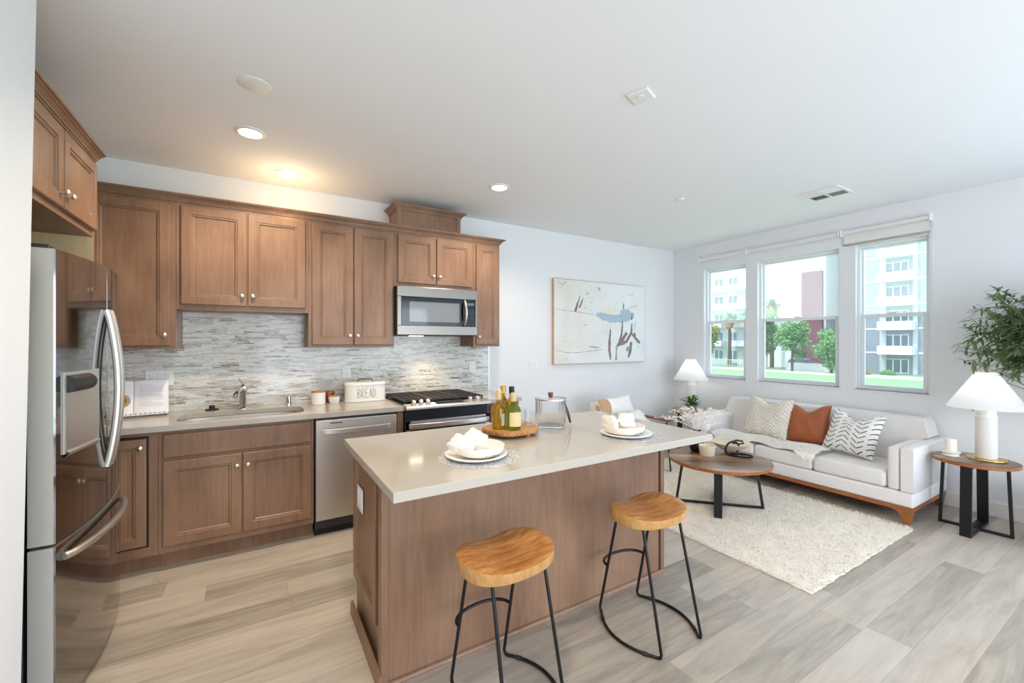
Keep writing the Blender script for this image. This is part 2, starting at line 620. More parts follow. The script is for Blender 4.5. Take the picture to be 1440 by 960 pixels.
def mosaic_mat():
    t = NT('glass_strip_mosaic')
    pos = t.sep(t.coord('World'))
    key, gap = tiles(t, pos[0], pos[2], .12, .0155, .0006)
    rnd = t.white(key)
    off = t.math('MULTIPLY', rnd, 50.0)
    sv = t.comb(t.math('ADD', t.math('MULTIPLY', pos[0], 9), off), t.math('MULTIPLY', pos[2], 70), off)
    s = t.noise(sv, 1.4, 5, .62, 1.2)
    patch = t.noise(t.comb(t.math('MULTIPLY', pos[0], 1.6), 0.0, t.math('MULTIPLY', pos[2], 5)), 2, 3)
    f = t.math('ADD', t.math('MULTIPLY', s, .80), t.math('MULTIPLY', t.math('SUBTRACT', rnd, .5), .26))
    f = t.math('ADD', f, t.math('MULTIPLY', t.math('SUBTRACT', patch, .3), .30))
    f = t.math('ADD', t.math('MULTIPLY', t.math('SUBTRACT', f, .46), 1.22), .478)
    col = t.ramp(f, [(.18, '#5d5a5a'), (.26, '#8f8473'), (.33, '#bfb29c'), (.39, '#bfc4c5'), (.47, '#d9d8d2'), (.56, '#e8e3d9'), (.64, '#d0d3d1'), (.72, '#c0b196'), (.80, '#8f8577')])
    warm = t.white(t.comb(t.math('MULTIPLY', rnd, 91.0), 2.0, 5.0))
    col = t.mix(t.math('MULTIPLY', t.math('GREATER_THAN', warm, .88), .3), col, lin('#a8946f'))
    col = t.mix(t.math('MULTIPLY', gap, .6), col, lin('#d9d7d0'))
    rough = t.math('ADD', .12, t.math('MULTIPLY', gap, .5))
    return t.pbr(col, rough, 0, t.bump(t.math('SUBTRACT', 1.0, gap), .25, .001), .5)


M['mosaic'] = mosaic_mat()


def table_mat():
    t = NT('grey_brown_plank_top')
    pos = t.sep(t.coord('Object', (1, 1, 1), (0, 0, R(38))))
    key, gap = tiles(t, pos[0], pos[1], 1.5, .085, .0011)
    rnd = t.white(key)
    g = t.noise(t.comb(t.math('MULTIPLY', pos[0], 3), t.math('MULTIPLY', pos[1], 26), t.math('MULTIPLY', rnd, 30)), 2, 5, .6, .6)
    f = t.math('ADD', t.math('MULTIPLY', rnd, .45), t.math('MULTIPLY', g, .55))
    col = t.ramp(f, [(.25, '#5a402d'), (.5, '#8a6a4f'), (.75, '#b0957a')])
    col = t.mix(t.math('MULTIPLY', gap, .7), col, lin('#3d2c20'))
    return t.pbr(col, .32, 0, None, .45)


M['plank_top'] = table_mat()


def lace_mat():
    t = NT('silver_lace')
    v = t.n('ShaderNodeTexVoronoi', feature='DISTANCE_TO_EDGE'); v.inputs['Scale'].default_value = 70
    t.l(t.coord('Object'), v.inputs['Vector'])
    f = t.math('LESS_THAN', v.outputs['Distance'], .12)
    d = t.n('ShaderNodeBsdfPrincipled'); d.inputs['Base Color'].default_value = lin('#dcdde0'); d.inputs['Roughness'].default_value = .35; d.inputs['Metallic'].default_value = .2
    tr = t.n('ShaderNodeBsdfTransparent')
    mx = t.n('ShaderNodeMixShader'); t.l(f, mx.inputs[0]); t.l(tr.outputs[0], mx.inputs[1]); t.l(d.outputs[0], mx.inputs[2])
    t.l(mx.outputs[0], t.out.inputs[0])
    return t.m


M['lace'] = lace_mat()


def chevron_mat():
    t = NT('white_cloth_black_chevrons')
    uv = t.sep(t.n('ShaderNodeTexCoord').outputs['UV'])
    cu = t.math('MULTIPLY', uv[0], 3.4); ci = t.math('FLOOR', cu); cf = t.math('FRACT', cu)
    sgn = t.math('SUBTRACT', t.math('MULTIPLY', t.math('MODULO', ci, 2.0), 2.0), 1.0)
    tri = t.math('ABSOLUTE', t.math('SUBTRACT', cf, .5))
    y = t.math('ADD', t.math('MULTIPLY', uv[1], 8.5), t.math('MULTIPLY', t.math('MULTIPLY', tri, sgn), 1.9))
    line = t.math('LESS_THAN', t.math('FRACT', y), .19)
    keep = t.math('MULTIPLY', t.math('LESS_THAN', tri, .40), t.math('GREATER_THAN', tri, .02))
    col = t.mix(t.math('MULTIPLY', line, keep), lin('#e9e6e0'), lin('#26282c'))
    return t.pbr(col, .9, 0, t.bump(t.noise(t.coord('Object'), 300, 2), .2, .002), .3)


M['chevron'] = chevron_mat()


def knit_mat():
    t = NT('ivory_cable_knit')
    uv = t.sep(t.n('ShaderNodeTexCoord').outputs['UV'])
    tri = t.math('ABSOLUTE', t.math('SUBTRACT', t.math('FRACT', t.math('MULTIPLY', uv[0], 5.0)), .5))
    w = t.math('SINE', t.math('MULTIPLY', t.math('ADD', t.math('MULTIPLY', uv[1], 11.0), t.math('MULTIPLY', tri, 2.2)), 2 * PI))
    h = t.math('ADD', t.math('MULTIPLY', w, .5), t.noise(t.coord('Object'), 90, 3))
    col = t.mix(t.math('MULTIPLY', t.math('ADD', w, 1.0), .5), lin('#e3d9c9'), lin('#efe9de'))
    return t.pbr(col, .95, 0, t.bump(h, .9, .01), .2)


M['cable_knit'] = knit_mat()


def canvas_mat():
    t = NT('painted_canvas')
    p = t.coord('World')
    a = t.noise(p, 1.6, 6, .65, 1.0)
    b = t.noise(t.coord('World', (1, 1, 1.6)), 5, 8, .7, 1.6)
    s = t.sep(p)
    side = t.math('MULTIPLY', t.math('SUBTRACT', s[0], 3.0), .63)
    f = t.math('ADD', t.math('MULTIPLY', a, .7), t.math('MULTIPLY', side, .3))
    col = t.ramp(f, [(.3, '#dedacf'), (.45, '#e4e4e0'), (.58, '#e8ebeb'), (.7, '#dde6ea')])
    fleck = t.ramp(b, [(.30, '#aaa19b'), (.385, '#ffffff')])
    col = t.mix(1.0, col, fleck, 'MULTIPLY')
    return t.pbr(col, .7, 0, t.bump(b, .2, .003), .3)


M['canvas'] = canvas_mat()
M['paint_brown'] = plain('paint_brown', '#93807a', .7, var=.3, scale=25)
M['paint_blue'] = plain('paint_blue', '#b6c9d6', .7, var=.2, scale=12)
M['paint_yellow'] = plain('paint_yellow', '#f4efd2', .7, var=.2, scale=30)
M['canvas_side'] = plain('raw_canvas_edge', '#d3b08c', .8, var=.1)
M['paint_grey'] = plain('paint_grey', '#a9a5a0', .7, var=.3, scale=30)
# ================================================================== the room
XW, YW, H = 5.2, 4.05, 2.74


def wallbox(name, boxes, mat='wall'):
    b = MB()
    for a, c in boxes:
        b.box(a, c)
    return struct(b.build(name, M[mat]))


b = MB(); b.box((-1.7, -2.8, -.12), (5.5, 4.25, 0)); struct(b.build('floor', M['floor']))
b = MB(); b.box((-1.7, -2.8, H), (5.5, 4.25, H + .2)); struct(b.build('ceiling', M['ceil']))
wallbox('wall_back', [((-1.7, YW, 0), (5.5, YW + .2, H))])
WINS = [(2.99, 3.56), (2.006, 2.846), (1.315, 1.865)]
WZ0, WZ1 = .955, 2.405
ys = [YW]
bx = [((XW, -2.8, 0), (XW + .14, -2.25, H)), ((XW, -.2, 0), (XW + .14, 1.315, H)), ((XW, -2.25, 0), (XW + .14, -.2, .3)), ((XW, -2.25, 2.4), (XW + .14, -.2, H)),
      ((XW, 1.315, 0), (XW + .14, YW, WZ0)), ((XW, 1.315, WZ1), (XW + .14, YW, H)),
      ((XW, 1.865, WZ0), (XW + .14, 2.006, WZ1)), ((XW, 2.846, WZ0), (XW + .14, 2.99, WZ1)), ((XW, 3.56, WZ0), (XW + .14, YW, WZ1))]
wallbox('wall_right', bx)
wallbox('wall_front', [((-1.7, -2.8, 0), (.1, -2.6, H)), ((4.5, -2.8, 0), (5.2, -2.6, H)), ((.1, -2.8, 2.4), (4.5, -2.6, H))])
# the kitchen's outer wall and the return that ends beside the refrigerator
b = MB(); b.box((-1.7, 2.17, 0), (-1.5, YW, H))
struct(b.build('wall_left', M['wall']))
b = MB()
q = [(-1.7, -2.6), (-.68, -2.6), (-.68, 2.12), (-.71, 2.16), (-1.7, 2.16)]
tp = [(-1.7, -2.6), (-.652, -2.6), (-.652, 2.12), (-.68, 2.16), (-1.7, 2.16)]
bt = [(-1.7, -2.6), (-.695, -2.6), (-.695, 2.12), (-.728, 2.16), (-1.7, 2.16)]
b.loft([[Vector((x, y, 0)) for x, y in bt], [Vector((x, y, H)) for x, y in tp]])
struct(b.build('wall_side', M['wall'], bev=.004))
b = MB(); b.box((XW - .014, -2.6, 0), (XW, YW, .115)); struct(b.build('baseboard_right', M['white'], bev=.004))
b = MB(); b.box((2.16, YW - .014, 0), (XW, YW, .115)); struct(b.build('baseboard_back', M['white'], bev=.004))

# windows: vinyl single-hung units set in the drywall returns
for i, (y0, y1) in enumerate(WINS):
    fx0, fx1 = XW + .05, XW + .12
    b = MB()
    F = .024
    zm = 1.69
    b.box((fx0, y0, WZ0), (fx1, y0 + F, WZ1)); b.box((fx0, y1 - F, WZ0), (fx1, y1, WZ1))
    b.box((fx0, y0 + F, WZ0), (fx1, y1 - F, WZ0 + F)); b.box((fx0, y0 + F, WZ1 - F), (fx1, y1 - F, WZ1))
    w = struct(b.build('window_%d' % (i + 1), M['vinyl'], bev=.004))
    s = MB(); a0, a1 = y0 + F, y1 - F
    for (za, zb, xa) in ((WZ0 + F, zm + .02, fx0 + .005), (zm - .015, WZ1 - F, fx0 + .036)):
        t = .032 if xa < fx0 + .02 else .018; tb = .024 if xa < fx0 + .02 else .018
        s.box((xa, a0, za), (xa + .028, a0 + t, zb)); s.box((xa, a1 - t, za), (xa + .028, a1, zb))
        s.box((xa, a0 + t, za), (xa + .028, a1 - t, za + tb)); s.box((xa, a0 + t, zb - .034 if tb > .02 else zb - t), (xa + .028, a1 - t, zb))
    s.build('sash', M['vinyl'], w, bev=.003)
    g = MB()
    g.box((fx0 + .017, a0 + .025, WZ0 + F + .02), (fx0 + .020, a1 - .025, zm - .005)); g.build('pane', M['glass_low'], w)
    g = MB(); g.box((fx0 + .049, a0 + .015, zm), (fx0 + .052, a1 - .015, WZ1 - F - .015))
    g.build('pane', M['glass'], w)
    n = MB(); n.add([(fx1 - .004, a0, WZ0 + F), (fx1 - .004, a1, WZ0 + F), (fx1 - .004, a1, zm), (fx1 - .004, a0, zm)], [(0, 1, 2, 3)])
    n.build('insect_screen', M['screen'], w, fix=False)
    k = MB(); k.box((XW - .008, y0 - .02, WZ0 - .014), (fx0, y1 + .02, WZ0)); k.build('sill', M['white'], w, bev=.003)
    lk = MB(); lk.box((fx0 - .008, (y0 + y1) / 2 - .03, zm + .02), (fx0 + .02, (y0 + y1) / 2 + .03, zm + .03)); lk.build('latch', M['vinyl'], w, bev=.003)

# roller shades above the windows
def roller(y0, y1, drop, label, chain_side=None):
    t = thing('roller_shade', label, 'window shade', (XW - .03, (y0 + y1) / 2, 2.55), 0, 'roller shades over the living room windows')
    b = MB(); b.cyl((XW - .032, y0 + .012, 2.55), (XW - .032, y1 - .012, 2.55), .021, n=20)
    b.build('fabric_roll', M['shade_cloth'], t, smooth=True)
    for y in (y0, y1 - .012):
        k = MB(); k.box((XW - .06, y, 2.515), (XW, y + .012, 2.582)); k.build('bracket', M['plastic_white'], t, bev=.003)
    if drop:
        k = MB(); k.box((XW - .0145, y0 + .016, 2.55 - drop), (XW - .0125, y1 - .016, 2.55)); k.build('fabric_drop', M['shade_cloth'], t)
        k = MB(); k.box((XW - .020, y0 + .014, 2.55 - drop - .022), (XW - .007, y1 - .014, 2.55 - drop)); k.build('hem_bar', M['steel'], t, bev=.003)
    else:
        k = MB(); k.box((XW - .040, y0 + .014, 2.522), (XW - .024, y1 - .014, 2.534)); k.build('hem_bar', M['plastic_white'], t, bev=.003)
    if chain_side is not None:
        zt, zb = 2.545, 1.05
        k = MB()
        z = zt
        while z > zb:
            k.ball((XW - .045, chain_side, z), .0042, 6, 4); k.ball((XW - .02, chain_side, z), .0042, 6, 4)
            z -= .016
        k.tube([(XW - .045, chain_side, zt), (XW - .045, chain_side, zb)], .0012, 4); k.tube([(XW - .02, chain_side, zt), (XW - .02, chain_side, zb)], .0012, 4)
        k.tube([(XW - .045 + .0125 - .0125 * math.cos(a), chain_side, zb - .0125 * math.sin(a)) for a in [PI * i / 8 for i in range(9)]], .003, 6)
        k.build('bead_chain', M['plastic_white'], t, smooth=True)


roller(2.972, 3.624, 0, 'rolled-up white shade over the narrow window nearest the room corner')
roller(1.985, 2.964, 0, 'rolled-up white shade over the wide middle window')
roller(1.291, 1.978, .115, 'partly lowered shade with a bead chain over the window nearest the olive tree', 1.283)

# ================================================================== kitchen cabinets
UF = 3.735        # face of the upper boxes
BF = 3.405        # face of the base boxes
X_, Z_, NY = (1, 0, 0), (0, 0, 1), (0, -1, 0)


def knob(parent, p, n=(0, -1, 0)):
    p, n = Vector(p), Vector(n)
    b = MB(); b.tube([p, p + n * .012, p + n * .013, p + n * .021, p + n * .025, p + n * .028], [.006, .005, .011, .0155, .012, .004], 14)
    return b.build('knob', M['nickel'], parent, smooth=True, ang=50)


def cab_door(t, x0, x1, z0, z1, y, kx=None, kz=None, name='door', th=.02, st=.058):
    b = MB(); b.door((x0, y, z0), X_, Z_, NY, x1 - x0, z1 - z0, th, st)
    d = b.build(name, M['cabinet'], t, bev=.0015)
    if kx is not None:
        knob(d, (kx, y - th, kz))
    return d


def carcass(t, x0, x1, z0, z1, y0, y1, name='cabinet_box'):
    b = MB(); b.box((x0, y0, z0), (x1, y1, z1)); b.mi[1] = 1      # unfinished pale top, chosen so light bounced to the ceiling isn't reddened
    return b.build(name, [M['cabinet'], M['cabinet_inside']], t, bev=.0015)


ucab = []
def upper(x0, x1, z0, doors, label, knz=None):
    t = thing('upper_cabinet', label, 'cabinet', ((x0 + x1) / 2, UF, z0), 0, 'brown upper cabinets along the back wall')
    carcass(t, x0, x1, z0, 2.4095, UF, YW - .0115 if z0 < 1.6 or z0 > 1.9 else YW - .001)
    for d0, d1, kx in doors:
        cab_door(t, d0, d1, z0 + .035 if z0 > 1.6 else z0 + .02, 2.39, UF, kx, (z0 + .035 if z0 > 1.6 else z0 + .02) + .075)
    return t


upper(-1.0, -.476, 1.387, [(-.93, -.505, -.535)], 'tall brown upper cabinet in the corner behind the refrigerator, one door')
upper(-.475, .359, 1.662, [(-.448, -.058, -.088), (-.050, .337, -.020)], 'short two-door upper cabinet above the sink')
upper(.36, 1.044, 1.387, [(.385, .700, .672), (.706, 1.030, .734)], 'tall two-door upper cabinet between sink and microwave')
upper(1.045, 1.819, 1.925, [(1.075, 1.430, 1.402), (1.436, 1.802, 1.464)], 'small two-door cabinet directly above the microwave')
upper(1.82, 2.112, 1.387, [(1.845, 2.095, 1.872)], 'narrow one-door upper cabinet right of the microwave')
# duct box on top of the run, with its own crown
t = thing('hood_duct_cabinet', 'small raised wooden box above the microwave cabinet, close to the ceiling', 'cabinet', (1.39, 3.8, 2.46))
b = MB(); b.box((1.085, UF + .045, 2.4605), (1.70, YW - .001, 2.64)); b.build('cabinet_box', M['cabinet'], t)
for xa, xb in ((1.085, 1.125), (1.66, 1.70)):
    b = MB(); b.box((xa, UF + .035, 2.4605), (xb, UF + .0445, 2.64)); b.build('face_stile', M['cabinet'], t, bev=.001)


def crown(b, path, z, prof):
    """profile (outward, up) swept along an xy polyline whose left side faces outward; mitred corners"""
    P = [Vector((x, y)) for x, y in path]
    rings = []
    for i, p in enumerate(P):
        ds = []
        if i > 0:
            ds.append((P[i] - P[i - 1]).normalized())
        if i < len(P) - 1:
            ds.append((P[i + 1] - P[i]).normalized())
        ns = [Vector((d.y, -d.x)) for d in ds]
        n = ns[0] if len(ns) == 1 else (ns[0] + ns[1]) / (1 + ns[0].dot(ns[1]))
        rings.append([Vector((p.x + n.x * o, p.y + n.y * o, z + u)) for o, u in prof])
    b.loft(rings)
    return b


CROWN = [(-.03, 0), (.007, 0), (.008, .009), (.014, .010), (.015, .016), (.028, .030), (.037, .034), (.038, .039), (.048, .040), (.049, .051), (-.03, .051)]
b = MB(); crown(b, [(1.086, YW - .002), (1.086, UF + .04), (1.699, UF + .04), (1.699, YW - .002)], 2.62, CROWN)
b.build('crown', M['cabinet'], t)
b = MB(); crown(b, [(-1.0, UF), (2.111, UF), (2.111, YW - .002)], 2.410, CROWN)
tag(b.build('crown_molding', M['cabinet']), 'long stepped wooden crown molding topping the back wall cabinets', 'molding')

# microwave under the small cabinet
t = thing('microwave', 'stainless over-the-range microwave with black glass door', 'microwave', (1.43, 3.66, 1.487))
b = MB(); b.box((1.047, 3.665, 1.487), (1.817, YW - .012, 1.924)); b.build('body', M['dark_metal'], t, bev=.003)
mf = 3.665
b = MB(); b.box((1.047, 3.645, 1.832), (1.817, mf, 1.921)); b.box((1.047, 3.645, 1.495), (1.817, mf, 1.577)); b.box((1.047, 3.645, 1.577), (1.083, mf, 1.832)); b.box((1.800, 3.645, 1.577), (1.817, mf, 1.832))
b.build('steel_surround', M['steel_dark'], t, bev=.003)
b = MB(); b.box((1.083, 3.649, 1.577), (1.68, mf, 1.832)); d = b.build('door', M['black_glass'], t, bev=.002)
b = MB(); b.box((1.155, 3.647, 1.612), (1.635, 3.651, 1.79)); b.build('window_glass', M['grey_glass'], d)
hz = [1.594 + .225 * i / 16 for i in range(17)]
b = MB(); b.tube([(1.682 , 3.642 - .042 * math.sin(PI * i / 16) ** .6 , z) for i, z in enumerate(hz)], .015, 8, flat=.75); b.build('handle', M['nickel'], d, smooth=True)
b = MB(); b.box((1.70, 3.649, 1.577), (1.800, mf, 1.832)); k = b.build('control_panel', M['black_glass'], t, bev=.002)
b = MB()
for i in range(3):
    for j in range(6):
        b.box((1.713 + i * .027, 3.6478, 1.592 + j * .026), (1.733 + i * .027, 3.6492, 1.606 + j * .026))
b.build('buttons', M['dark_metal'], k)
b = MB(); b.box((1.715, 3.6476, 1.775), (1.785, 3.6492, 1.80)); b.build('display', M['grey_glass'], k)
b = MB(); b.box((1.20, 3.75, 1.484), (1.32, 3.81, 1.488)); lens = b.build('cooktop_light', M['led'], t)
l = light('cooktop_glow', 'SPOT', (0, 0, 0), (R(-12), 0, 0), 30, (1.0, .72, .45), spot_size=R(120), spot_blend=1.0, shadow_soft_size=.04)
l.parent = t; l.location = (0.0, .18, -.012)

# ---------------- base run
def base(x0, x1, label, name='base_cabinet', group='brown base cabinets along the back wall', hollow=False):
    t = thing(name, label, 'cabinet', ((x0 + x1) / 2, BF, 0), 0, group)
    if hollow:
        b = MB(); b.box((x0, BF, .105), (x1, BF + .02, .875)); b.build('face_frame', M['cabinet'], t, bev=.0015)
        for xa, xb in ((x0, x0 + .018), (x1 - .018, x1)):
            b = MB(); b.box((xa, BF + .0205, .105), (xb, YW - .012, .875)); b.build('side_board', M['cabinet'], t)
        b = MB(); b.box((x0 + .0185, BF + .0205, .105), (x1 - .0185, YW - .012, .125)); b.build('bottom_board', M['cabinet'], t)
    else:
        carcass(t, x0, x1, .105, .875, BF, YW - .012)
    b = MB(); b.box((x0, BF + .07, 0), (x1, BF + .09, .105)); b.build('toe_kick', M['cabinet'], t)
    return t


t = base(-1.45, -.522, 'base cabinet in the corner beside the refrigerator, narrow door with one knob')
b = MB(); b.box((-.745, BF - .0005, .165), (-.566, BF + .0005, .852)); b.build('door_gap_shade', M['black'], t)  # black sheet standing for the shade in the gap around the door
cab_door(t, -.737, -.576, .178, .838, BF, -.603, .785, th=.022, st=.05)
t = base(-.521, .363, 'wide sink base cabinet with two doors and a false drawer front', hollow=True)
b = MB(); b.door((-.498, BF, .705), X_, Z_, NY, .843, .148, .02, flat=True); b.build('false_drawer_front', M['cabinet'], t, bev=.003)
cab_door(t, -.498, -.080, .150, .684, BF, -.108, .605)
cab_door(t, -.074, .345, .150, .684, BF, -.046, .605)
b = MB(); b.box((.978, BF, 0), (1.026, YW - .012, .875)); tag(b.build('filler_panel', M['cabinet'], bev=.0015), 'thin wooden filler strip between dishwasher and range', 'panel')
t = base(1.80, 2.135, 'base cabinet under the short counter piece right of the range', name='base_cabinet')
b = MB(); b.door((1.82, BF, .705), X_, Z_, NY, .295, .148, .02, flat=True); d = b.build('drawer', M['cabinet'], t, bev=.003); knob(d, (1.967, BF - .02, .78))
cab_door(t, 1.82, 2.115, .150, .684, BF, 1.85, .605)

# dishwasher
t = thing('dishwasher', 'stainless steel dishwasher with a bar handle left of the range', 'dishwasher', (.67, 3.4, 0))
b = MB(); b.box((.372, BF + .015, .05), (.972, YW - .012, .872)); b.build('tub_body', M['dark_metal'], t)
b = MB(); b.box((.376, BF - .02, .118), (.968, BF + .014, .855)); d = b.build('door', M['steel'], t, bev=.004)
hp = [(.415 + .50 * i / 20, BF - .028 - .03 * math.sin(PI * i / 20) ** .5, .772) for i in range(21)]
rings = [[Vector((x, y, z - .019)), Vector((x, y - .012, z - .017)), Vector((x, y - .012, z + .017)), Vector((x, y, z + .019))] for x, y, z in hp]
b = MB(); b.loft(rings); b.build('handle', M['nickel'], d, bev=.002)
b = MB(); b.box((.47, BF - .0212, .826), (.56, BF - .02, .833)); b.build('vent_mark', M['dark_metal'], d)
b = MB(); b.box((.372, BF + .03, .0), (.972, BF + .045, .112)); b.build('kick_plate', M['black'], t)

# countertop with the sink cut-out
CT0, CT1 = .876, .914
CF = 3.365
def slab_with_hole(b, x0, x1, y0, y1, cx, cy, hx, hy, n=64):
    ang = sorted([2 * PI * i / n for i in range(n)] + [math.atan2(sy - cy, sx - cx) % (2 * PI) for sx in (x0, x1) for sy in (y0, y1)])
    inn, out = [], []
    for a in ang:
        c, s_ = math.cos(a), math.sin(a)
        k = (abs(c / hx) ** 5 + abs(s_ / hy) ** 5) ** (-1 / 5)
        inn.append((cx + c * k, cy + s_ * k))
        ts = []
        if c > 1e-9: ts.append((x1 - cx) / c)
        if c < -1e-9: ts.append((x0 - cx) / c)
        if s_ > 1e-9: ts.append((y1 - cy) / s_)
        if s_ < -1e-9: ts.append((y0 - cy) / s_)
        k = min(ts); out.append((cx + c * k, cy + s_ * k))
    R4 = [[Vector((x, y, z)) for x, y in ring] for ring, z in ((inn, CT0), (out, CT0), (out, CT1), (inn, CT1))]
    b.loft(R4, loop=True)
    return inn


SX, SY, SHX, SHY = -.07, 3.655, .385, .20
b = MB(); inn = slab_with_hole(b, -1.498, 1.024, CF, YW - .011, SX, SY, SHX, SHY)
tag(b.build('countertop', M['quartz'], bev=.0025), 'long greige quartz countertop with a sink cut-out along the back wall', 'countertop')
b = MB(); b.box((1.800, CF, CT0), (2.145, YW - .011, CT1)); tag(b.build('countertop', M['quartz'], bev=.0025), 'short piece of greige countertop right of the range', 'countertop')
b = MB()
def ring(k, z):
    return [Vector((SX + (x - SX) * k, SY + (y - SY) * k, z)) for x, y in inn]
b.loft([ring(1.02, CT0 - .001), ring(1.0, CT0 - .002), ring(.985, CT0 - .03), ring(.96, .72), ring(.90, .70), ring(.12, .69)], cap=False)
b.add(ring(.12, .69), [tuple(range(len(inn)))])
tt = thing('sink', 'undermount stainless steel sink below the faucet', 'sink', (SX, SY, .69))
b.build('basin', M['steel'], tt, smooth=True, fix=False)
b = MB(); b.lathe([(0, .0005), (.03, .0005), (.042, .003), (.045, .0015)], (SX, SY, .69), 24); b.build('drain', M['chrome'], tt, smooth=True)

# backsplash
b = MB(); b.box((-1.498, YW - .0105, CT1), (2.150, YW - .0005, 1.3865)); b.box((-.4745, YW - .0105, 1.3865), (.3595, YW - .0005, 1.6615)); b.box((1.0455, YW - .0105, 1.3865), (1.8185, YW - .0005, 1.923))
tag(b.build('backsplash', M['mosaic']), 'grey and white glass strip mosaic backsplash over the counter', 'backsplash')
b = MB(); b.box((2.150, YW - .012, CT1), (2.158, YW - .0005, 1.387)); tag(b.build('edge_trim', M['nickel']), 'slim vertical metal trim ending the mosaic backsplash', 'trim')

# faucet, drain stopper, air gap
t = thing('faucet', 'chrome single-lever faucet behind the sink', 'faucet', (-.085, 3.905, CT1))
fx, fy = -.085, 3.905
b = MB(); b.lathe([(0, 0), (.030, 0), (.030, .006), (.024, .012), (.0235, .12), (.027, .128), (.029, .150), (.026, .172), (.012, .184), (0, .185)], (fx, fy, CT1), 28); b.build('body', M['chrome'], t, smooth=True)
b = MB(); b.tube([(fx, fy - .01, CT1 + .150), (fx - .012, fy - .06, CT1 + .158), (fx - .03, fy - .13, CT1 + .150), (fx - .042, fy - .18, CT1 + .128), (fx - .045, fy - .195, CT1 + .11)], [.017, .0165, .0165, .018, .017], 16); b.build('spout', M['chrome'], t, smooth=True)
b = MB(); b.tube([(fx, fy, CT1 + .183), (fx - .006, fy + .004, CT1 + .2), (fx - .022, fy + .01, CT1 + .225), (fx - .03, fy + .012, CT1 + .232)], [.010, .0075, .006, .004], 12); b.build('lever', M['chrome'], t, smooth=True)
t = thing('drain_stopper', 'small dark rubber drain stopper on the counter left of the faucet', 'stopper', (-.285, 3.94, CT1))
b = MB(); b.lathe([(0, 0), (.044, 0), (.044, .007), (.022, .012), (.018, .016)], (-.285, 3.94, CT1), 24); b.build('disc', M['rubber'], t, smooth=True)
b = MB(); b.lathe([(0, .016), (.018, .016), (.020, .024), (.018, .036), (0, .038)], (-.285, 3.94, CT1), 20); b.build('grip', M['dark_metal'], t, smooth=True)
b = MB(); b.lathe([(0, 0), (.022, 0), (.022, .003), (.018, .004), (.018, .068), (.014, .072), (0, .072)], (.232, 3.955, CT1), 24)
tag(b.build('air_gap', M['chrome'], smooth=True), 'short chrome air gap cylinder at the right end of the sink', 'fixture')

# ---------------- gas range
t = thing('gas_range', 'stainless slide-in gas range with black oven door', 'range', (1.413, 3.4, 0))
r0, r1 = 1.030, 1.796
b = MB(); b.box((r0, BF - .015, .03), (r1, YW - .012, .905)); b.build('body', M['black'], t, bev=.003)
b = MB(); b.box((r0, 3.43, .9055), (r1, YW - .012, .918)); b.build('cooktop', M['black_glass'], t, bev=.002)
b = MB(); b.prism([(3.322, .885), (3.335, .880), (3.4295, .892), (3.4295, .921), (3.40, .923), (3.33, .910), (3.322, .902)], r0, r1, T=lambda p: Vector((p.z, p.x, p.y)))
lip = b.build('control_ledge', M['steel'], t, bev=.002)
for x in (1.105, 1.165, 1.225, 1.612, 1.685):
    b = MB(); ax = Vector((0, -.25, 1)).normalized(); p = Vector((x, 3.375, .918))
    b.tube([p, p + ax * .008, p + ax * .009, p + ax * .032, p + ax * .036], [.023, .022, .019, .017, .013], 18); kb = b.build('burner_knob', M['nickel'], lip, smooth=True, ang=40)
b = MB(); b.obox((1.42, 3.378, .9225), (.25, .055, .004), Matrix.Rotation(R(11), 3, 'X')); b.build('display', M['black_glass'], lip)
for i in range(3):
    g0 = r0 + .02 + i * .2435; g1 = g0 + .239
    b = MB()
    ya, yb = 3.445, 4.015
    zt = .948
    for x in (g0 + .006, g1 - .006):
        b.box((x - .006, ya, zt - .014), (x + .006, yb, zt))
    for k in range(11):
        y = ya + .006 + k * (yb - ya - .012) / 10
        b.box((g0 + .012, y - .006, zt - .012), (g1 - .012, y + .006, zt))
    for x in (g0 + .08, g0 + .16):
        b.box((x - .005, ya + .006, zt - .013), (x + .005, yb - .006, zt - .001))
    for x in (g0 + .006, g1 - .006):
        for y in (ya + .01, yb - .01):
            b.box((x - .005, y - .005, .918), (x + .005, y + .005, zt - .013))
    b.build('grate', M['iron'], t)
for x in (1.16, 1.41, 1.66):
    for y in ((3.57, 3.87) if x != 1.41 else (3.72,)):
        b = MB(); b.lathe([(0, 0), (.045, 0), (.045, .008), (.03, .01), (.03, .016), (0, .017)], (x, y, .918), 20); b.build('burner', M['black'], t, smooth=True)
b = MB(); b.box((r0 + .004, 3.352, .205), (r1 - .004, BF - .0155, .795)); d = b.build('oven_door', M['black_glass'], t, bev=.003)
b = MB(); b.box((r0 + .004, 3.349, .70), (r0 + .04, 3.3525, .79)); b.box((r1 - .04, 3.349, .70), (r1 - .004, 3.3525, .79)); b.box((r0 + .004, 3.349, .72), (r1 - .004, 3.3525, .79)); b.build('steel_band', M['steel'], d)
hp = [(r0 + .02 + (r1 - r0 - .04) * i / 24, 3.335 - .035 * math.sin(PI * i / 24) ** .6, .755) for i in range(25)]
b = MB(); b.loft([[Vector((x, y, z - .021)), Vector((x, y - .014, z - .016)), Vector((x, y - .014, z + .016)), Vector((x, y, z + .021))] for x, y, z in hp]); b.build('handle', M['nickel'], d, bev=.002)
b = MB(); b.box((r0 + .004, 3.356, .05), (r1 - .004, BF - .0155, .195)); b.build('drawer', M['steel'], t, bev=.003)

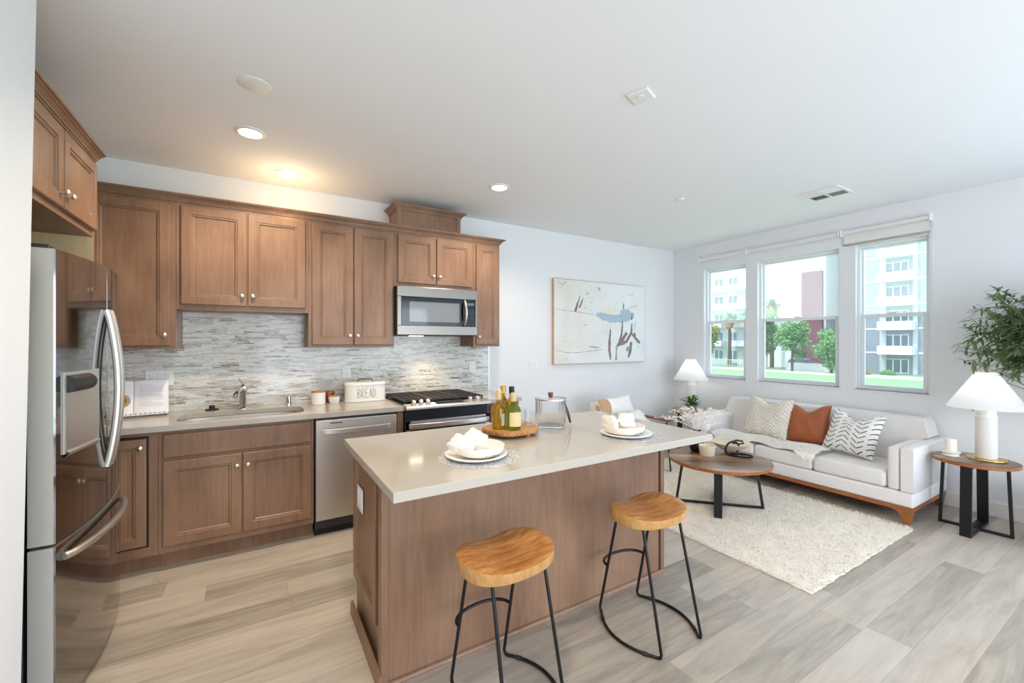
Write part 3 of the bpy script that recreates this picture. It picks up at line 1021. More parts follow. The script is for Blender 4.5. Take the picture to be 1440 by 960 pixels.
# ---------------- refrigerator with its surround
FY0, FY1, FYC = 2.22, 3.10, 2.66
def fx_(y):
    return -.592 - .045 * ((y - FYC) / .44) ** 2
t = thing('refrigerator', 'stainless french door refrigerator with curved handles and water dispenser', 'refrigerator', (-1.08, FYC, 0))
b = MB(); b.box((-1.46, FY0 + .005, .02), (-.72, FY1 - .005, 1.755)); b.build('body', M['dark_metal'], t, bev=.004)
def door_slab(ya, yb, z0, z1, name):
    n = 20
    poly = [(-.708, ya), (fx_(ya) - .004, ya)] + [(fx_(y), y) for y in [ya + .004 + (yb - ya - .008) * i / n for i in range(n + 1)]] + [(fx_(yb) - .004, yb), (-.708, yb)]
    b = MB()
    rings = [[Vector((x, y, z)) for x, y in poly] for z in (z0, z1)]
    k = len(poly)
    b.loft(rings, 0)
    for fi, f in enumerate(b.f):
        xs = [b.v[i][0] for i in f]; yy = [b.v[i][1] for i in f]
        if len(f) == 4 and min(yy) < max(yy) - 1e-6 and min(xs) > -.70:
            b.mi[fi] = 1
    return b.build(name, [M['edge_steel'], M['mirror_steel']], t, smooth=True, ang=25)
dl = door_slab(FY0, FYC - .003, .685, 1.78, 'left_door')
dr = door_slab(FYC + .003, FY1, .685, 1.78, 'right_door')
fd = door_slab(FY0, FY1, .045, .672, 'freezer_drawer')
for d, yc in ((dl, FYC - .026), (dr, FYC + .022)):
    pts = []
    for i in range(25):
        s_ = i / 24
        pts.append((-.592 + .004 + .040 * math.sin(PI * s_) ** .8, yc, .862 + .718 * s_))
    b = MB(); b.tube(pts, .0145, 10, flat=1.0); b.build('handle', M['steel'], d, smooth=True)
pts = []
for i in range(29):
    s_ = i / 28; y = 2.262 + .70 * s_
    pts.append((fx_(y) + .004 + .036 * math.sin(PI * s_) ** .45, y, .618 - .004 * s_))
b = MB(); b.tube(pts, .0145, 10, flat=1.0); b.build('handle', M['steel'], fd, smooth=True)
# dispenser
b = MB()
y0, y1 = 2.262, 2.535
def fr(y, z, o): return Vector((fx_(y) + o, y, z))
b.loft([[fr(y0 + (y1 - y0) * i / 8, z, o) for i in range(9)] for z, o in ((1.005, .0005), (1.005, .006), (1.318, .006), (1.318, .0005))], cap=False, closed=False)
for yy in (y0, y1):
    b.add([fr(yy, 1.005, .0005), fr(yy, 1.005, .006), fr(yy, 1.318, .006), fr(yy, 1.318, .0005)], [(0, 1, 2, 3)])
dp = b.build('dispenser_panel', M['edge_steel'], dl, smooth=True, ang=40)
b = MB(); b.loft([[fr(y0 + .012 + (y1 - y0 - .024) * i / 8, z, o) for i in range(9)] for z, o in ((1.02, .0065), (1.24, .0065))], cap=False, closed=False); b.build('recess', M['steel'], dp, smooth=True)
b = MB(); b.tube([fr(y0 + .012 + .15 * i / 6, 1.272, .004) for i in range(7)], .034, 14); b.build('spout_block', M['dark_metal'], dp, smooth=True)
b = MB(); b.loft([[fr(y0 + .01, z, o), fr(y1 - .01, z, o)] for z, o in ((.992, .001), (1.004, .013), (1.010, .013), (1.016, .006))], cap=False, closed=False); b.build('drip_tray', M['steel'], dp)
for yy in (FY0 + .005, FY1 - .065):
    b = MB(); b.box((-.80, yy, 1.756), (-.650, yy + .06, 1.796)); b.build('hinge_cover', M['dark_metal'], t, bev=.008)
b = MB(); b.box((-.716, FY0 + .03, .0), (-.69, FY1 - .03, .04)); b.build('base_grille', M['black'], t)

b = MB(); b.box((-1.498, 3.132, 0), (-.752, 3.152, 2.409)); b.mi[2] = 1; tag(b.build('refrigerator_surround', [M['cabinet'], M['cabinet_inside']], bev=.0015), 'tall wooden panel between refrigerator and counter', 'panel')
t = thing('over_fridge_cabinet', 'two-door brown cabinet above the refrigerator', 'cabinet', (-1.1, 2.65, 2.0))
b = MB(); b.box((-1.498, 2.185, 2.0), (-.752, 3.130, 2.409)); b.build('cabinet_box', M['cabinet'], t, bev=.0015)
for ya, yb, ky in ((2.20, 2.655, 2.625), (2.668, 3.118, 2.70)):
    b = MB(); b.door((-.752, ya, 2.03), (0, 1, 0), Z_, (1, 0, 0), yb - ya, .36, .02, .058); d = b.build('door', M['cabinet'], t, bev=.0015)
    knob(d, (-.732, ky, 2.095), (1, 0, 0))
b = MB(); crown(b, [(-.752, 2.175), (-.752, 3.152)], 2.4095, CROWN); b.build('crown', M['cabinet'], t)

# things on the counter
t = thing('cookbook', 'open cookbook leaning on a stand beside the refrigerator', 'book', (-.70, 3.88, CT1))
tilt = R(24)
uB = Vector((math.cos(R(8)), math.sin(R(8)), 0)); nB = Vector((math.sin(R(8)) * math.cos(tilt), -math.cos(R(8)) * math.cos(tilt), math.sin(tilt))); vB = uB.cross(nB) * -1
vB = Vector((-math.sin(R(8)) * math.sin(tilt), math.cos(R(8)) * math.sin(tilt), math.cos(tilt)))
o = Vector((-.722, 3.848, CT1 + .014))
def page(s):
    b = MB(); n = 10
    rows = []
    for vv in (0, .245):
        for d in (0,):
            rows.append([o + uB * (s * (.002 + .187 * i / n)) + vB * vv + nB * (.004 + .012 * math.sin(PI * min(1, i / n * 1.1)) ** .7) for i in range(n + 1)])
    back = [[p - nB * .008 for p in r] for r in rows]
    b.loft([rows[0], rows[1], back[1], back[0]], loop=True, closed=False)
    return b
pl = page(-1).build('left_page', M['paper'], t, smooth=True); prr = page(1).build('right_page', M['paper'], t, smooth=True)
b = MB()
for k in range(11):
    w_ = .13 if k % 4 else .07
    p = o + uB * .03 + vB * (.205 - k * .015) + nB * .0172
    b.add([p, p + uB * w_, p + uB * w_ + vB * .002, p + vB * .002], [(0, 1, 2, 3)])
b.build('printed_lines', M['grey_ink'], prr)
b = MB(); ctr = o - uB * .056 + vB * .10 + nB * .0175
for rr, m in ((.042, 0), (.031, 1), (.019, 2)):
    b.add([ctr + uB * rr * math.cos(a) + vB * rr * 1.1 * math.sin(a) + nB * (.0006 * m) for a in [2 * PI * i / 20 for i in range(20)]], [tuple(range(20))], m)
b.build('food_picture', [M['paint_grey'], M['gold_cap'], M['leaf']], pl)
b = MB(); b.obox(o + vB * .12 - nB * .012, (.37, .012, .24), Matrix((uB, -nB, vB)).transposed()); b.obox(o - vB * .006 + nB * .006, (.37, .045, .012), Matrix((uB, -nB, vB)).transposed())
b.build('book_stand', M['enamel'], t, bev=.002)
b = MB()
for i in range(14):
    p = o + uB * (-.165 + i * .0254) - vB * .002 + nB * .027
    b.obox(p, (.011, .003, .006), Matrix((uB, -nB, vB)).transposed())
b.build('ledge_dots', M['leaf'], t)

t = thing('canister', 'white canister with a flat wooden lid left of the bread box', 'canister', (.447, 3.86, CT1))
b = MB(); b.lathe([(0, 0), (.052, 0), (.055, .004), (.055, .098), (.050, .098), (.050, .09), (0, .09)], (.447, 3.86, CT1), 32); b.build('jar', M['enamel'], t, smooth=True)
b = MB(); b.lathe([(0, .0985), (.055, .0985), (.055, .108), (0, .109)], (.447, 3.86, CT1), 32); b.build('lid', M['tray_wood'], t, smooth=True)
t = thing('small_canister', 'small white bowl with a wooden lid beside the bread box', 'canister', (.572, 3.868, CT1))
b = MB(); b.lathe([(0, 0), (.036, 0), (.042, .01), (.047, .055), (.043, .055), (0, .05)], (.572, 3.868, CT1), 32); b.build('jar', M['enamel'], t, smooth=True)
b = MB(); b.lathe([(0, .0555), (.046, .0555), (.046, .064), (0, .065)], (.572, 3.868, CT1), 32); b.build('lid', M['tray_wood'], t, smooth=True)
t = thing('copper_mug', 'copper cup with a wooden rim behind the two canisters', 'cup', (.545, 3.955, CT1))
b = MB(); b.lathe([(0, 0), (.034, 0), (.036, .004), (.038, .085), (.035, .085), (.034, .01), (0, .008)], (.545, 3.955, CT1), 28); b.build('cup', M['copper'], t, smooth=True)
b = MB(); b.lathe([(.033, .0855), (.039, .0855), (.039, .092), (.033, .092), (.033, .0855)], (.545, 3.955, CT1), 28); b.build('rim', M['tray_wood'], t, smooth=True)

# letters as thin strokes (tall hand-drawn capitals)
GLY = {'B': [[(0, 0), (0, 1), (.7, .86), (.68, .62), (0, .52), (.8, .34), (.78, .08), (0, 0)]], 'R': [[(0, 0), (0, 1), (.7, .86), (.66, .6), (0, .5), (.8, 0)]],
       'E': [[(.75, 1), (0, 1), (0, 0), (.78, 0)], [(0, .52), (.6, .52)]], 'A': [[(0, 0), (.42, 1), (.85, 0)], [(.15, .36), (.7, .36)]], 'D': [[(0, 0), (0, 1), (.62, .82), (.78, .45), (.6, .12), (0, 0)]],
       'I': [[(.3, 0), (.3, 1)]], 'N': [[(0, 0), (0, 1), (.72, 0), (.72, 1)]]}
def write(b, text, W, Hh, place, r, gap=1.25):
    n = len(text); cw = W / (n * gap - (gap - 1))
    for i, ch in enumerate(text):
        for st in GLY[ch]:
            pts = []
            for (xa, ya), (xb, yb) in zip(st, st[1:]):
                k = max(1, int(max(abs(xb - xa) * cw, abs(yb - ya) * Hh) / .01))
                pts += [place(-W / 2 + i * cw * gap + (xa + (xb - xa) * q / k) * cw, (ya + (yb - ya) * q / k) * Hh) for q in range(k)]
            pts.append(place(-W / 2 + i * cw * gap + st[-1][0] * cw, st[-1][1] * Hh))
            b.tube(pts, r, 5)

bcx, bcy = .825, 3.865
t = thing('bread_box', 'oval white bread box with lid and the word BREAD', 'bread box', (bcx, bcy, CT1))
def oval(a, hx, hy, z):
    c, s_ = math.cos(a), math.sin(a); k = (abs(c) ** 2.8 + abs(s_) ** 2.8) ** (-1 / 2.8)
    return Vector((bcx + hx * c * k, bcy + hy * s_ * k, CT1 + z))
AN = [2 * PI * i / 56 for i in range(56)]
b = MB(); b.loft([[oval(a, hx, hx - .085, z) for a in AN] for hx, z in ((.168, 0), (.172, .004), (.172, .016), (.169, .018), (.169, .141))]); bb = b.build('box', M['enamel'], t, smooth=True)
b = MB(); b.loft([[oval(a, hx, hx - .085, z) for a in AN] for hx, z in ((.175, .1415), (.176, .146), (.175, .158), (.168, .166), (.12, .171), (.09, .172))]); lid = b.build('lid', M['enamel'], t, smooth=True)
b = MB(); b.tube([(bcx - .06, bcy, CT1 + .172), (bcx - .058, bcy, CT1 + .189), (bcx - .05, bcy, CT1 + .193), (bcx + .05, bcy, CT1 + .193), (bcx + .058, bcy, CT1 + .189), (bcx + .06, bcy, CT1 + .172)], .0045, 8); b.build('handle', M['dark_metal'], lid, smooth=True)
def on_box(x, z):
    hx, hy = .169, .084
    y = hy * (1 - min(.98, abs(x / hx)) ** 2.8) ** (1 / 2.8)
    return Vector((bcx + x, bcy - y - .0004, CT1 + .038 + z))
b = MB(); write(b, 'BREAD', .155, .078, on_box, .0016); b.build('lettering', M['ink'], bb)

# outlets and switches
def outlet(loc, rz, label, w=.072, h=.116, kind='duplex', name='power_outlet', cat='outlet'):
    t = thing(name, label, cat, loc, rz)
    b = MB(); b.v = []; b.box((-w / 2, -.006, -h / 2), (w / 2, -.0003, h / 2))
    Mx = ROOT[t.name]
    b.v = [tuple(Mx @ Vector(p)) for p in b.v]
    pl_ = b.build('plate', M['plastic_white'], t, bev=.003)
    c = MB()
    if kind == 'duplex':
        for z in (-.026, .026):
            c.box((-.017, -.0075, z - .017), (.017, -.0055, z + .017))
            c.box((-.008, -.0078, z - .004), (-.006, -.0074, z + .006), 1); c.box((.006, -.0078, z - .004), (.008, -.0074, z + .006), 1)
    else:
        k = max(1, round(w / .06))
        for i in range(k):
            x = (i - (k - 1) / 2) * .046
            c.box((x - .016, -.009, -.033), (x + .016, -.0055, .033))
    c.v = [tuple(Mx @ Vector(p)) for p in c.v]
    c.build('sockets' if kind == 'duplex' else 'rockers', [M['white'], M['grey_ink']], pl_, bev=.0015)
    return t
WS = YW - .0105
outlet((.70, WS, 1.165), 0, 'white outlet on the mosaic above the bread box')
outlet((1.955, WS, 1.173), 0, 'white outlet on the mosaic right of the range')
outlet((-.61, WS, 1.165), 0, 'wide white switch plate on the mosaic behind the cookbook', w=.165, kind='switch', name='switch_plate', cat='switch')
outlet((2.745, YW, 1.168), 0, 'white double light switch on the wall left of the painting', w=.116, kind='switch', name='switch_plate', cat='switch')

# ---------------- island
IX0, IX1, IY0, IY1 = .462, 2.183, 1.778, 2.362
t = thing('kitchen_island', 'brown wooden island base with a paneled end', 'island', ((IX0 + IX1) / 2, 2.07, 0))
b = MB(); b.box((IX0, IY0 + .014, 0), (IX1, IY1, .8755)); b.build('island_box', M['cabinet'], t, bev=.0015)
b = MB(); b.box((IX0 + .0125, IY0, 0), (IX1 - .040, IY0 + .0139, .8755)); b.build('front_panel', M['cabinet'], t, bev=.0015)
b = MB(); b.door((IX0, IY1 - .0005, .20), (0, -1, 0), Z_, (-1, 0, 0), IY1 - IY0 - .10, .672, .02, .06); b.build('end_panel', M['cabinet'], t)
b = MB(); b.box((IX0 - .020, IY0 - .004, 0), (IX0 + .012, IY0 + .045, .8755)); b.build('corner_post', M['cabinet'], t, bev=.003)
b = MB(); b.box((IX1 - .028, IY0 - .006, 0), (IX1 + .004, IY0 + .03, .8755)); b.build('corner_post', M['cabinet'], t, bev=.002)
SHOE = [(0, 0), (.013, 0), (.012, .008), (.008, .015), (0, .019)]
b = MB(); crown(b, [(IX0 - .02, IY1 - .005), (IX0 - .02, IY0 - .018)], 0, [(0, 0), (.014, 0), (.014, .05), (.010, .062), (0, .066)])
b.build('end_plinth', M['cabinet'], t)
b = MB(); crown(b, [(IX0 - .02, IY0 - .004), (IX1 + .004, IY0 - .004)], 0, SHOE); b.build('shoe_molding', M['cabinet'], t)
b = MB(); b.box((.405, 1.457, CT0), (2.207, 2.405, CT1)); tag(b.build('island_countertop', M['quartz'], bev=.003), 'greige quartz slab topping the island', 'countertop')
outlet((IX0 - .0095, 2.215, .645), R(-90), 'white outlet on the paneled end of the island', w=.12, kind='switch')
# ================================================================== things on the island
def placemat(x, y, r, label):
    b = MB()
    rings = []
    n = 72
    for z in (0.0004, .0022):
        rings.append([Vector((x + (r + .004 * math.cos(12 * a)) * math.cos(a), y + (r + .004 * math.cos(12 * a)) * math.sin(a), CT1 + z)) for a in [2 * PI * i / n for i in range(n)]])
    b.loft(rings)
    return tag(b.build('placemat', M['lace']), label, 'placemat', 'round lacy placemats')


def napkin(c, rz, seed):
    """a cloth gathered in the middle: two puffed fans of pleats"""
    rnd = random.Random(seed)
    b = MB()
    for side in (-1, 1):
        n, k = 40, 12
        vs = []
        for i in range(n):
            a = 2 * PI * i / n
            for j in range(k):
                s = j / (k - 1)
                rad = .012 + .05 * math.sin(PI * min(1, s * 1.0) * .62) * (1 + .17 * math.sin(4 * a + seed + 1.5 * s) * s + .08 * math.sin(9 * a + 2 * seed) * s)
                lx = side * (.004 + .088 * s - .02 * s * s)
                ly = rad * math.cos(a) * 1.0
                lz = .036 + rad * math.sin(a) * .72 + .012 * s
                vs.append((lx, ly, max(.004, lz)))
        fs = []
        for i in range(n):
            i2 = (i + 1) % n
            for j in range(k - 1):
                fs.append((i * k + j, i2 * k + j, i2 * k + j + 1, i * k + j + 1))
        vs.append((side * .058, 0, .034)); e = len(vs) - 1
        for i in range(n):
            fs.append((i * k + k - 1, ((i + 1) % n) * k + k - 1, e))
        b.add(vs, fs)
    cr, sr = math.cos(rz), math.sin(rz)
    b.v = [(c[0] + x * cr - y * sr, c[1] + x * sr + y * cr, c[2] + z) for x, y, z in b.v]
    return b


def setting(x, y, bx, by, nx, ny, where, seed, nrot):
    placemat(x + .012, y - .005, .185, 'round silver lace placemat on the island %s' % where)
    z = CT1 + .0026
    t = thing('dinner_plate', 'white ceramic dinner plate on the lace mat %s' % where, 'plate', (x, y, z), 0, 'white dinner plates')
    b = MB(); b.lathe([(0, 0), (.10, 0), (.132, .009), (.141, .0155), (.139, .019), (.130, .018), (.10, .0085), (0, .008)], (x, y, z), 56); b.build('plate', M['ceramic'], t, smooth=True, ang=60)
    zb = z + .0085
    t = thing('bowl', 'shallow white bowl with thin lettering on the plate %s' % where, 'bowl', (bx, by, zb), 0, 'lettered white bowls')
    prof = [(0, 0), (.070, 0), (.098, .010), (.112, .030), (.113, .047), (.109, .048), (.104, .030), (.09, .014), (0, .009)]
    b = MB(); b.lathe(prof, (bx, by, zb), 56); bo = b.build('bowl_body', M['ceramic'], t, smooth=True, ang=60)
    def on_bowl(u, v):
        a = R(-82) + u / .112
        r = .1008 + (v / .036) * .0125 + .0006
        return Vector((bx + r * math.cos(a), by + r * math.sin(a), zb + .0125 + v))
    b = MB(); write(b, 'DINNER', .075, .022, on_bowl, .0009, 1.35); b.build('lettering', M['ink'], bo)
    b = napkin((nx, ny, zb + .014), nrot, seed)
    tag(b.build('napkin', M['linen'], smooth=True, ang=180), 'crumpled white cloth napkin in the bowl %s' % where, 'napkin', 'white cloth napkins')


setting(.853, 1.722, .865, 1.712, .815, 1.728, 'nearest the outlet end', 1, R(35))
setting(1.766, 1.690, 1.755, 1.694, 1.742, 1.725, 'nearest the living room', 4, R(-5))

# live-edge board with bottles
TX, TY = 1.238, 2.055
t = thing('serving_board', 'round live-edge wooden board on short feet holding oil bottles', 'serving board', (TX, TY, CT1))
n = 64
def edge(a, o=0): return .158 + .010 * math.sin(2 * a + .6) + .006 * math.sin(5 * a) + o
b = MB(); b.loft([[Vector((TX + edge(a, o) * math.cos(a), TY + edge(a, o) * math.sin(a), CT1 + z)) for a in [2 * PI * i / n for i in range(n)]] for z, o in ((.016, -.012), (.0165, -.006), (.041, -.003), (.0415, -.006))]); b.build('board', M['tray_wood'], t, smooth=True, ang=30)
b = MB(); b.loft([[Vector((TX + edge(a, o) * math.cos(a), TY + edge(a, o) * math.sin(a), CT1 + z)) for a in [2 * PI * i / n for i in range(n)]] for z, o in ((.0168, -.0055), (.022, .0015), (.034, .003), (.0408, -.0028))], cap=False); b.build('bark_edge', M['bark'], t, smooth=True)
for a in (-70, 50, 170):
    b = MB(); c = (TX + .115 * math.cos(R(a)), TY + .115 * math.sin(R(a)), CT1); b.lathe([(0, 0), (.014, 0), (.018, .006), (.016, .0158), (0, .0158)], c, 16); b.build('foot', M['tray_wood'], t, smooth=True)
ZB = CT1 + .0418


def bottle(x, y, r, h, shoulder, neck_r, fill, oil, cap, label, lab=None, caph=.03, capr=None, sq=False):
    t = thing('oil_bottle', label, 'bottle', (x, y, ZB), 0, 'oil bottles on the wooden board')
    sx = 1.0
    out = [(0, .0), (r * .94, .0), (r, .006), (r, shoulder), (r * .86, shoulder + .018), (neck_r * 1.25, shoulder + .034), (neck_r, shoulder + .044), (neck_r, h - caph * .5)]
    b = MB(); b.lathe(out, (x, y, ZB), 28); b.build('glass_body', M['bottle_glass'], t, smooth=True, ang=60)
    k = r - .0025
    f = [(0, .005), (k * .95, .005), (k, .010), (k, min(fill, shoulder))]
    if fill > shoulder:
        f += [(k * .86, shoulder + .017), (neck_r * 1.1, shoulder + .032), (neck_r * .85, shoulder + .044), (neck_r * .85, fill)]
        f.append((0, fill))
    else:
        f.append((0, fill))
    b = MB(); b.lathe(f, (x, y, ZB), 24); b.build('oil', M[oil], t, smooth=True, ang=60)
    cr = capr or neck_r * 1.25
    b = MB(); b.lathe([(0, h - caph), (cr, h - caph), (cr, h - .003), (cr * .9, h), (0, h)], (x, y, ZB), 20); b.build('cap', M[cap], t, smooth=True, ang=40)
    if lab:
        m, z0, z1, a0, a1 = lab
        b = MB(); b.loft([[Vector((x + (r + .0006) * math.cos(a), y + (r + .0006) * math.sin(a), ZB + z)) for a in [R(a0) + R(a1 - a0) * i / 16 for i in range(17)]] for z in (z0, z1)], cap=False, closed=False)
        b.build('paper_label', M[m], t, smooth=True, fix=False)


bottle(1.150, 2.040, .038, .212, .108, .014, .118, 'oil_yellow', 'cork', 'wide oil bottle with pale cork cap, leftmost on the board', ('label_grey', .02, .085, -95, -20), .05, .015)
bottle(1.205, 1.975, .043, .200, .105, .014, .112, 'oil_green', 'cork', 'short green oil bottle with beige label, nearest the front of the board', ('label_beige', .022, .098, -150, -45), .045, .015)
bottle(1.222, 2.115, .028, .226, .125, .0125, .185, 'oil_yellow', 'gold_cap', 'slim yellow oil bottle with a golden cap at the back of the board', None, .035)
bottle(1.262, 2.088, .028, .221, .122, .0125, .180, 'oil_yellow', 'black', 'slim yellow oil bottle with a black cap', None, .04)
for x, y, lab in ((1.325, 1.995, 'clear glass tumbler on the board, nearer the front edge'), (1.318, 2.075, 'clear glass tumbler on the board, behind the other tumbler')):
    b = MB(); b.lathe([(0, 0), (.028, 0), (.030, .006), (.034, .092), (.0325, .092), (.0285, .010), (0, .009)], (x, y, ZB), 28)
    tag(b.build('tumbler', M['tumbler'], smooth=True, ang=60), lab, 'glass', 'clear tumblers')

# ribbed ice bucket
jx, jy = 1.545, 2.095
t = thing('ice_bucket', 'clear ribbed glass jar with lid, red knob and dark bail handle', 'jar', (jx, jy, CT1))
rib = lambda a: 1 + .035 * abs(math.sin(15 * a))
b = MB(); b.lathe([(0, .001), (.080, .001), (.087, .006), (.089, .020), (.091, .168), (.084, .168), (.082, .022), (.076, .014), (0, .014)], (jx, jy, CT1), 180, ribs=rib); b.build('glass_body', M['ribbed'], t, smooth=True, ang=70)
b = MB(); b.lathe([(.0, .169), (.094, .169), (.094, .175), (.080, .179), (0, .180)], (jx, jy, CT1), 48); lid = b.build('lid', M['lid_glass'], t, smooth=True)
b = MB(); b.lathe([(.0945, .1685), (.0965, .1685), (.0965, .1765), (.0945, .1765), (.0945, .1685)], (jx, jy, CT1), 48); b.build('rim', M['nickel'], lid, smooth=True)
b = MB(); b.lathe([(0, .1802), (.010, .1802), (.013, .186), (.0165, .206), (.015, .210), (0, .211)], (jx, jy, CT1), 20); b.build('knob', M['terracotta'], lid, smooth=True, ang=50)
u = Vector((.855, -.518, 0)); w = Vector((-.518, -.855, 0))
pts = []
for i in range(33):
    a = PI * i / 32
    pts.append(Vector((jx, jy, CT1 + .152)) + w * (.068 * math.cos(a)) + u * (.074 + .046 * math.sin(a) ** .7) + Vector((0, 0, -.125 * math.sin(a) ** 1.1)))
b = MB(); b.tube(pts, .004, 8); b.build('bail_handle', M['rope'], t, smooth=True)

# ================================================================== counter stools (built around their own base point)
st = thing('counter_stool', 'black metal counter stool with carved wooden seat, nearest the camera', 'stool', (0, 0, 0), 0, 'wooden-seat counter stools at the island')
n = 48
def seat_r(a):
    c, s_ = math.cos(a), math.sin(a)
    base_ = (abs(c / .202) ** 2.5 + abs(s_ / .148) ** 2.5) ** (-1 / 2.5)
    return base_ * (1 - .10 * math.exp(-((a - PI / 2) / .42) ** 2))
def seat_z(x, y):
    xx = x / .2; yy = y / .15
    return .598 + .032 * abs(xx) ** 1.7 * (.35 + .65 * (yy + 1) / 2) + .007 * max(0, yy) ** 2
vs = []; fs = []
K = 9
for j in range(K + 1):
    s = j / K
    for i in range(n):
        a = 2 * PI * i / n; r = seat_r(a) * s
        x, y = r * math.cos(a), r * math.sin(a)
        drop = .006 * max(0, (s - .86) / .14) ** 2
        vs.append((x, y, seat_z(x, y) - drop))
for j in range(K):
    for i in range(n):
        fs.append((j * n + i, j * n + (i + 1) % n, (j + 1) * n + (i + 1) % n, (j + 1) * n + i))
o = len(vs)
for zz, k in ((.560, .992), (.553, .965)):
    for i in range(n):
        a = 2 * PI * i / n; r = seat_r(a) * k
        vs.append((r * math.cos(a), r * math.sin(a), zz))
for i in range(n):
    i2 = (i + 1) % n
    fs.append((K * n + i, K * n + i2, o + i2, o + i)); fs.append((o + i, o + i2, o + n + i2, o + n + i))
fs.append(tuple(range(o + 2 * n - 1, o + n - 1, -1)))
b = MB(); b.add(vs, fs)
for k in range(K * n, len(fs)): b.mi[k] = 1
b.build('seat', [M['seat_wood'], M['seat_side']], st, smooth=True, ang=50)
LR = .0072
tops = {(-1, 1): (-.105, .075), (1, 1): (.06, .085), (-1, -1): (-.055, -.085), (1, -1): (.115, -.07)}
bots = {(-1, 1): (-.135, .205), (1, 1): (.135, .205), (-1, -1): (-.135, -.205), (1, -1): (.135, -.205)}
tops = {(-1, 1): (-.125, .085), (1, 1): (.125, .085), (-1, -1): (-.125, -.085), (1, -1): (.125, -.085)}
for k in tops:
    a = Vector((*tops[k], .556)); c = Vector((*bots[k], .028)); d = Vector((bots[k][0] + .004 * k[0], bots[k][1] - .014 * k[1], LR + .0005))
    b = MB(); b.tube([a, c, c.lerp(d, .5) + Vector((0, .004 * k[1], -.005)), d], LR, 10); b.build('leg', M['black'], st, smooth=True)
for sx in (-1, 1):
    pts = []
    for i in range(25):
        s = -1 + 2 * i / 24
        pts.append((sx * (.139 + .075 * (1 - s * s)), .191 * s, LR + .0005))
    b = MB(); b.tube(pts, LR, 10); b.build('floor_bar', M['black'], st, smooth=True)
    for s in (-.72, .72):
        i = round((s + 1) * 12); p = Vector(pts[i])
        b = MB(); b.cyl(p - (Vector(pts[i + 1]) - p).normalized() * .012, p + (Vector(pts[i + 1]) - p).normalized() * .012, .0095, n=12); b.build('glide', M['rubber'], st, smooth=True)
zf = .265; q = (.556 - zf) / (.556 - .028)
fp = Vector(tops[(-1, 1)]).lerp(Vector(bots[(-1, 1)]), q)
pts = []
for i in range(29):
    a = PI * i / 28
    pts.append((-fp.x * -1 * math.cos(a) * 1.0 if False else fp.x * math.cos(a), fp.y + .085 * math.sin(a) ** .8, zf))
b = MB(); b.tube(pts, LR, 10); b.build('foot_ring', M['black'], st, smooth=True)
st.location = (.858, 1.462, 0); st.rotation_euler = (0, 0, R(5))
ROOT.pop(st.name, None)
dup(st, (1.700, 1.478, 0), R(-2), 'black metal counter stool with carved wooden seat, closer to the living room')

# ================================================================== rug
RX0, RX1, RY0, RY1 = 2.70, 4.30, 1.17, 3.45
t = thing('area_rug', 'cream shaggy area rug under the coffee table', 'rug', ((RX0 + RX1) / 2, (RY0 + RY1) / 2, 0))
b = MB(); nx, ny = 60, 84
rr = random.Random(3)
vs = []; fs = []
for i in range(nx + 1):
    for j in range(ny + 1):
        x = RX0 + (RX1 - RX0) * i / nx; y = RY0 + (RY1 - RY0) * j / ny
        e = min(i, nx - i, j, ny - j)
        vs.append((x + rr.uniform(-.006, .006), y + rr.uniform(-.006, .006), .002 if e == 0 else .012 + .004 * noise.noise((x * 14, y * 14, 0))))
for i in range(nx):
    for j in range(ny):
        fs.append((i * (ny + 1) + j, (i + 1) * (ny + 1) + j, (i + 1) * (ny + 1) + j + 1, i * (ny + 1) + j + 1))
b.add(vs, fs); b.build('backing', M['pile'], t, smooth=True, fix=False, ang=180)
vs = []; fs = []
for k in range(42000):
    x = rr.uniform(RX0 - .004, RX1 + .004); y = rr.uniform(RY0 - .004, RY1 + .004)
    a = rr.uniform(0, 2 * PI); l = rr.uniform(.012, .026); w_ = .0035
    dx, dy = math.cos(a), math.sin(a)
    z = .009
    tx, ty = x + dx * l * .8 + rr.uniform(-.004, .004), y + dy * l * .8
    o = len(vs)
    vs += [(x - dy * w_, y + dx * w_, z), (x + dy * w_, y - dx * w_, z), (tx, ty, z + l * .55)]
    fs.append((o, o + 1, o + 2))
b = MB(); b.add(vs, fs); p = b.build('pile', M['pile'], t, fix=False); p['kind'] = 'stuff'

# ================================================================== sofa
SY0, SY1, SX0 = 1.185, 3.13, 4.35
t = thing('sofa', 'white three-seat sofa with a wooden base rail below the windows', 'sofa', (4.78, 2.15, 0))
b = MB(); b.rbox((SX0, SY0 + .005, .137), (5.16, SY1 - .005, .252), .018); b.build('base', M['sofa'], t, smooth=True)
b = MB(); b.box((SX0 + .004, SY0 + .012, .103), (5.15, SY1 - .012, .137)); b.build('rail', M['rail_wood'], t, bev=.004)
for sx, x in ((1, SX0 + .004), (-1, 5.15)):
    for sy, y in ((1, SY0 + .012), (-1, SY1 - .012)):
        b = MB()
        prof = [(0, .104), (.13, .104), (.105, .096), (.082, .078), (.068, .05), (.056, .0), (.018, 0), (.008, .05)]
        vs = []
        for k, dx in enumerate((0, .042)):
            vs.append([Vector((x + sx * (dx + .02 * (1 - z / .104) * -.3), y + sy * yy, z + .0008)) for yy, z in prof])
        b.loft(vs); b.build('leg', M['rail_wood'], t, bev=.004)
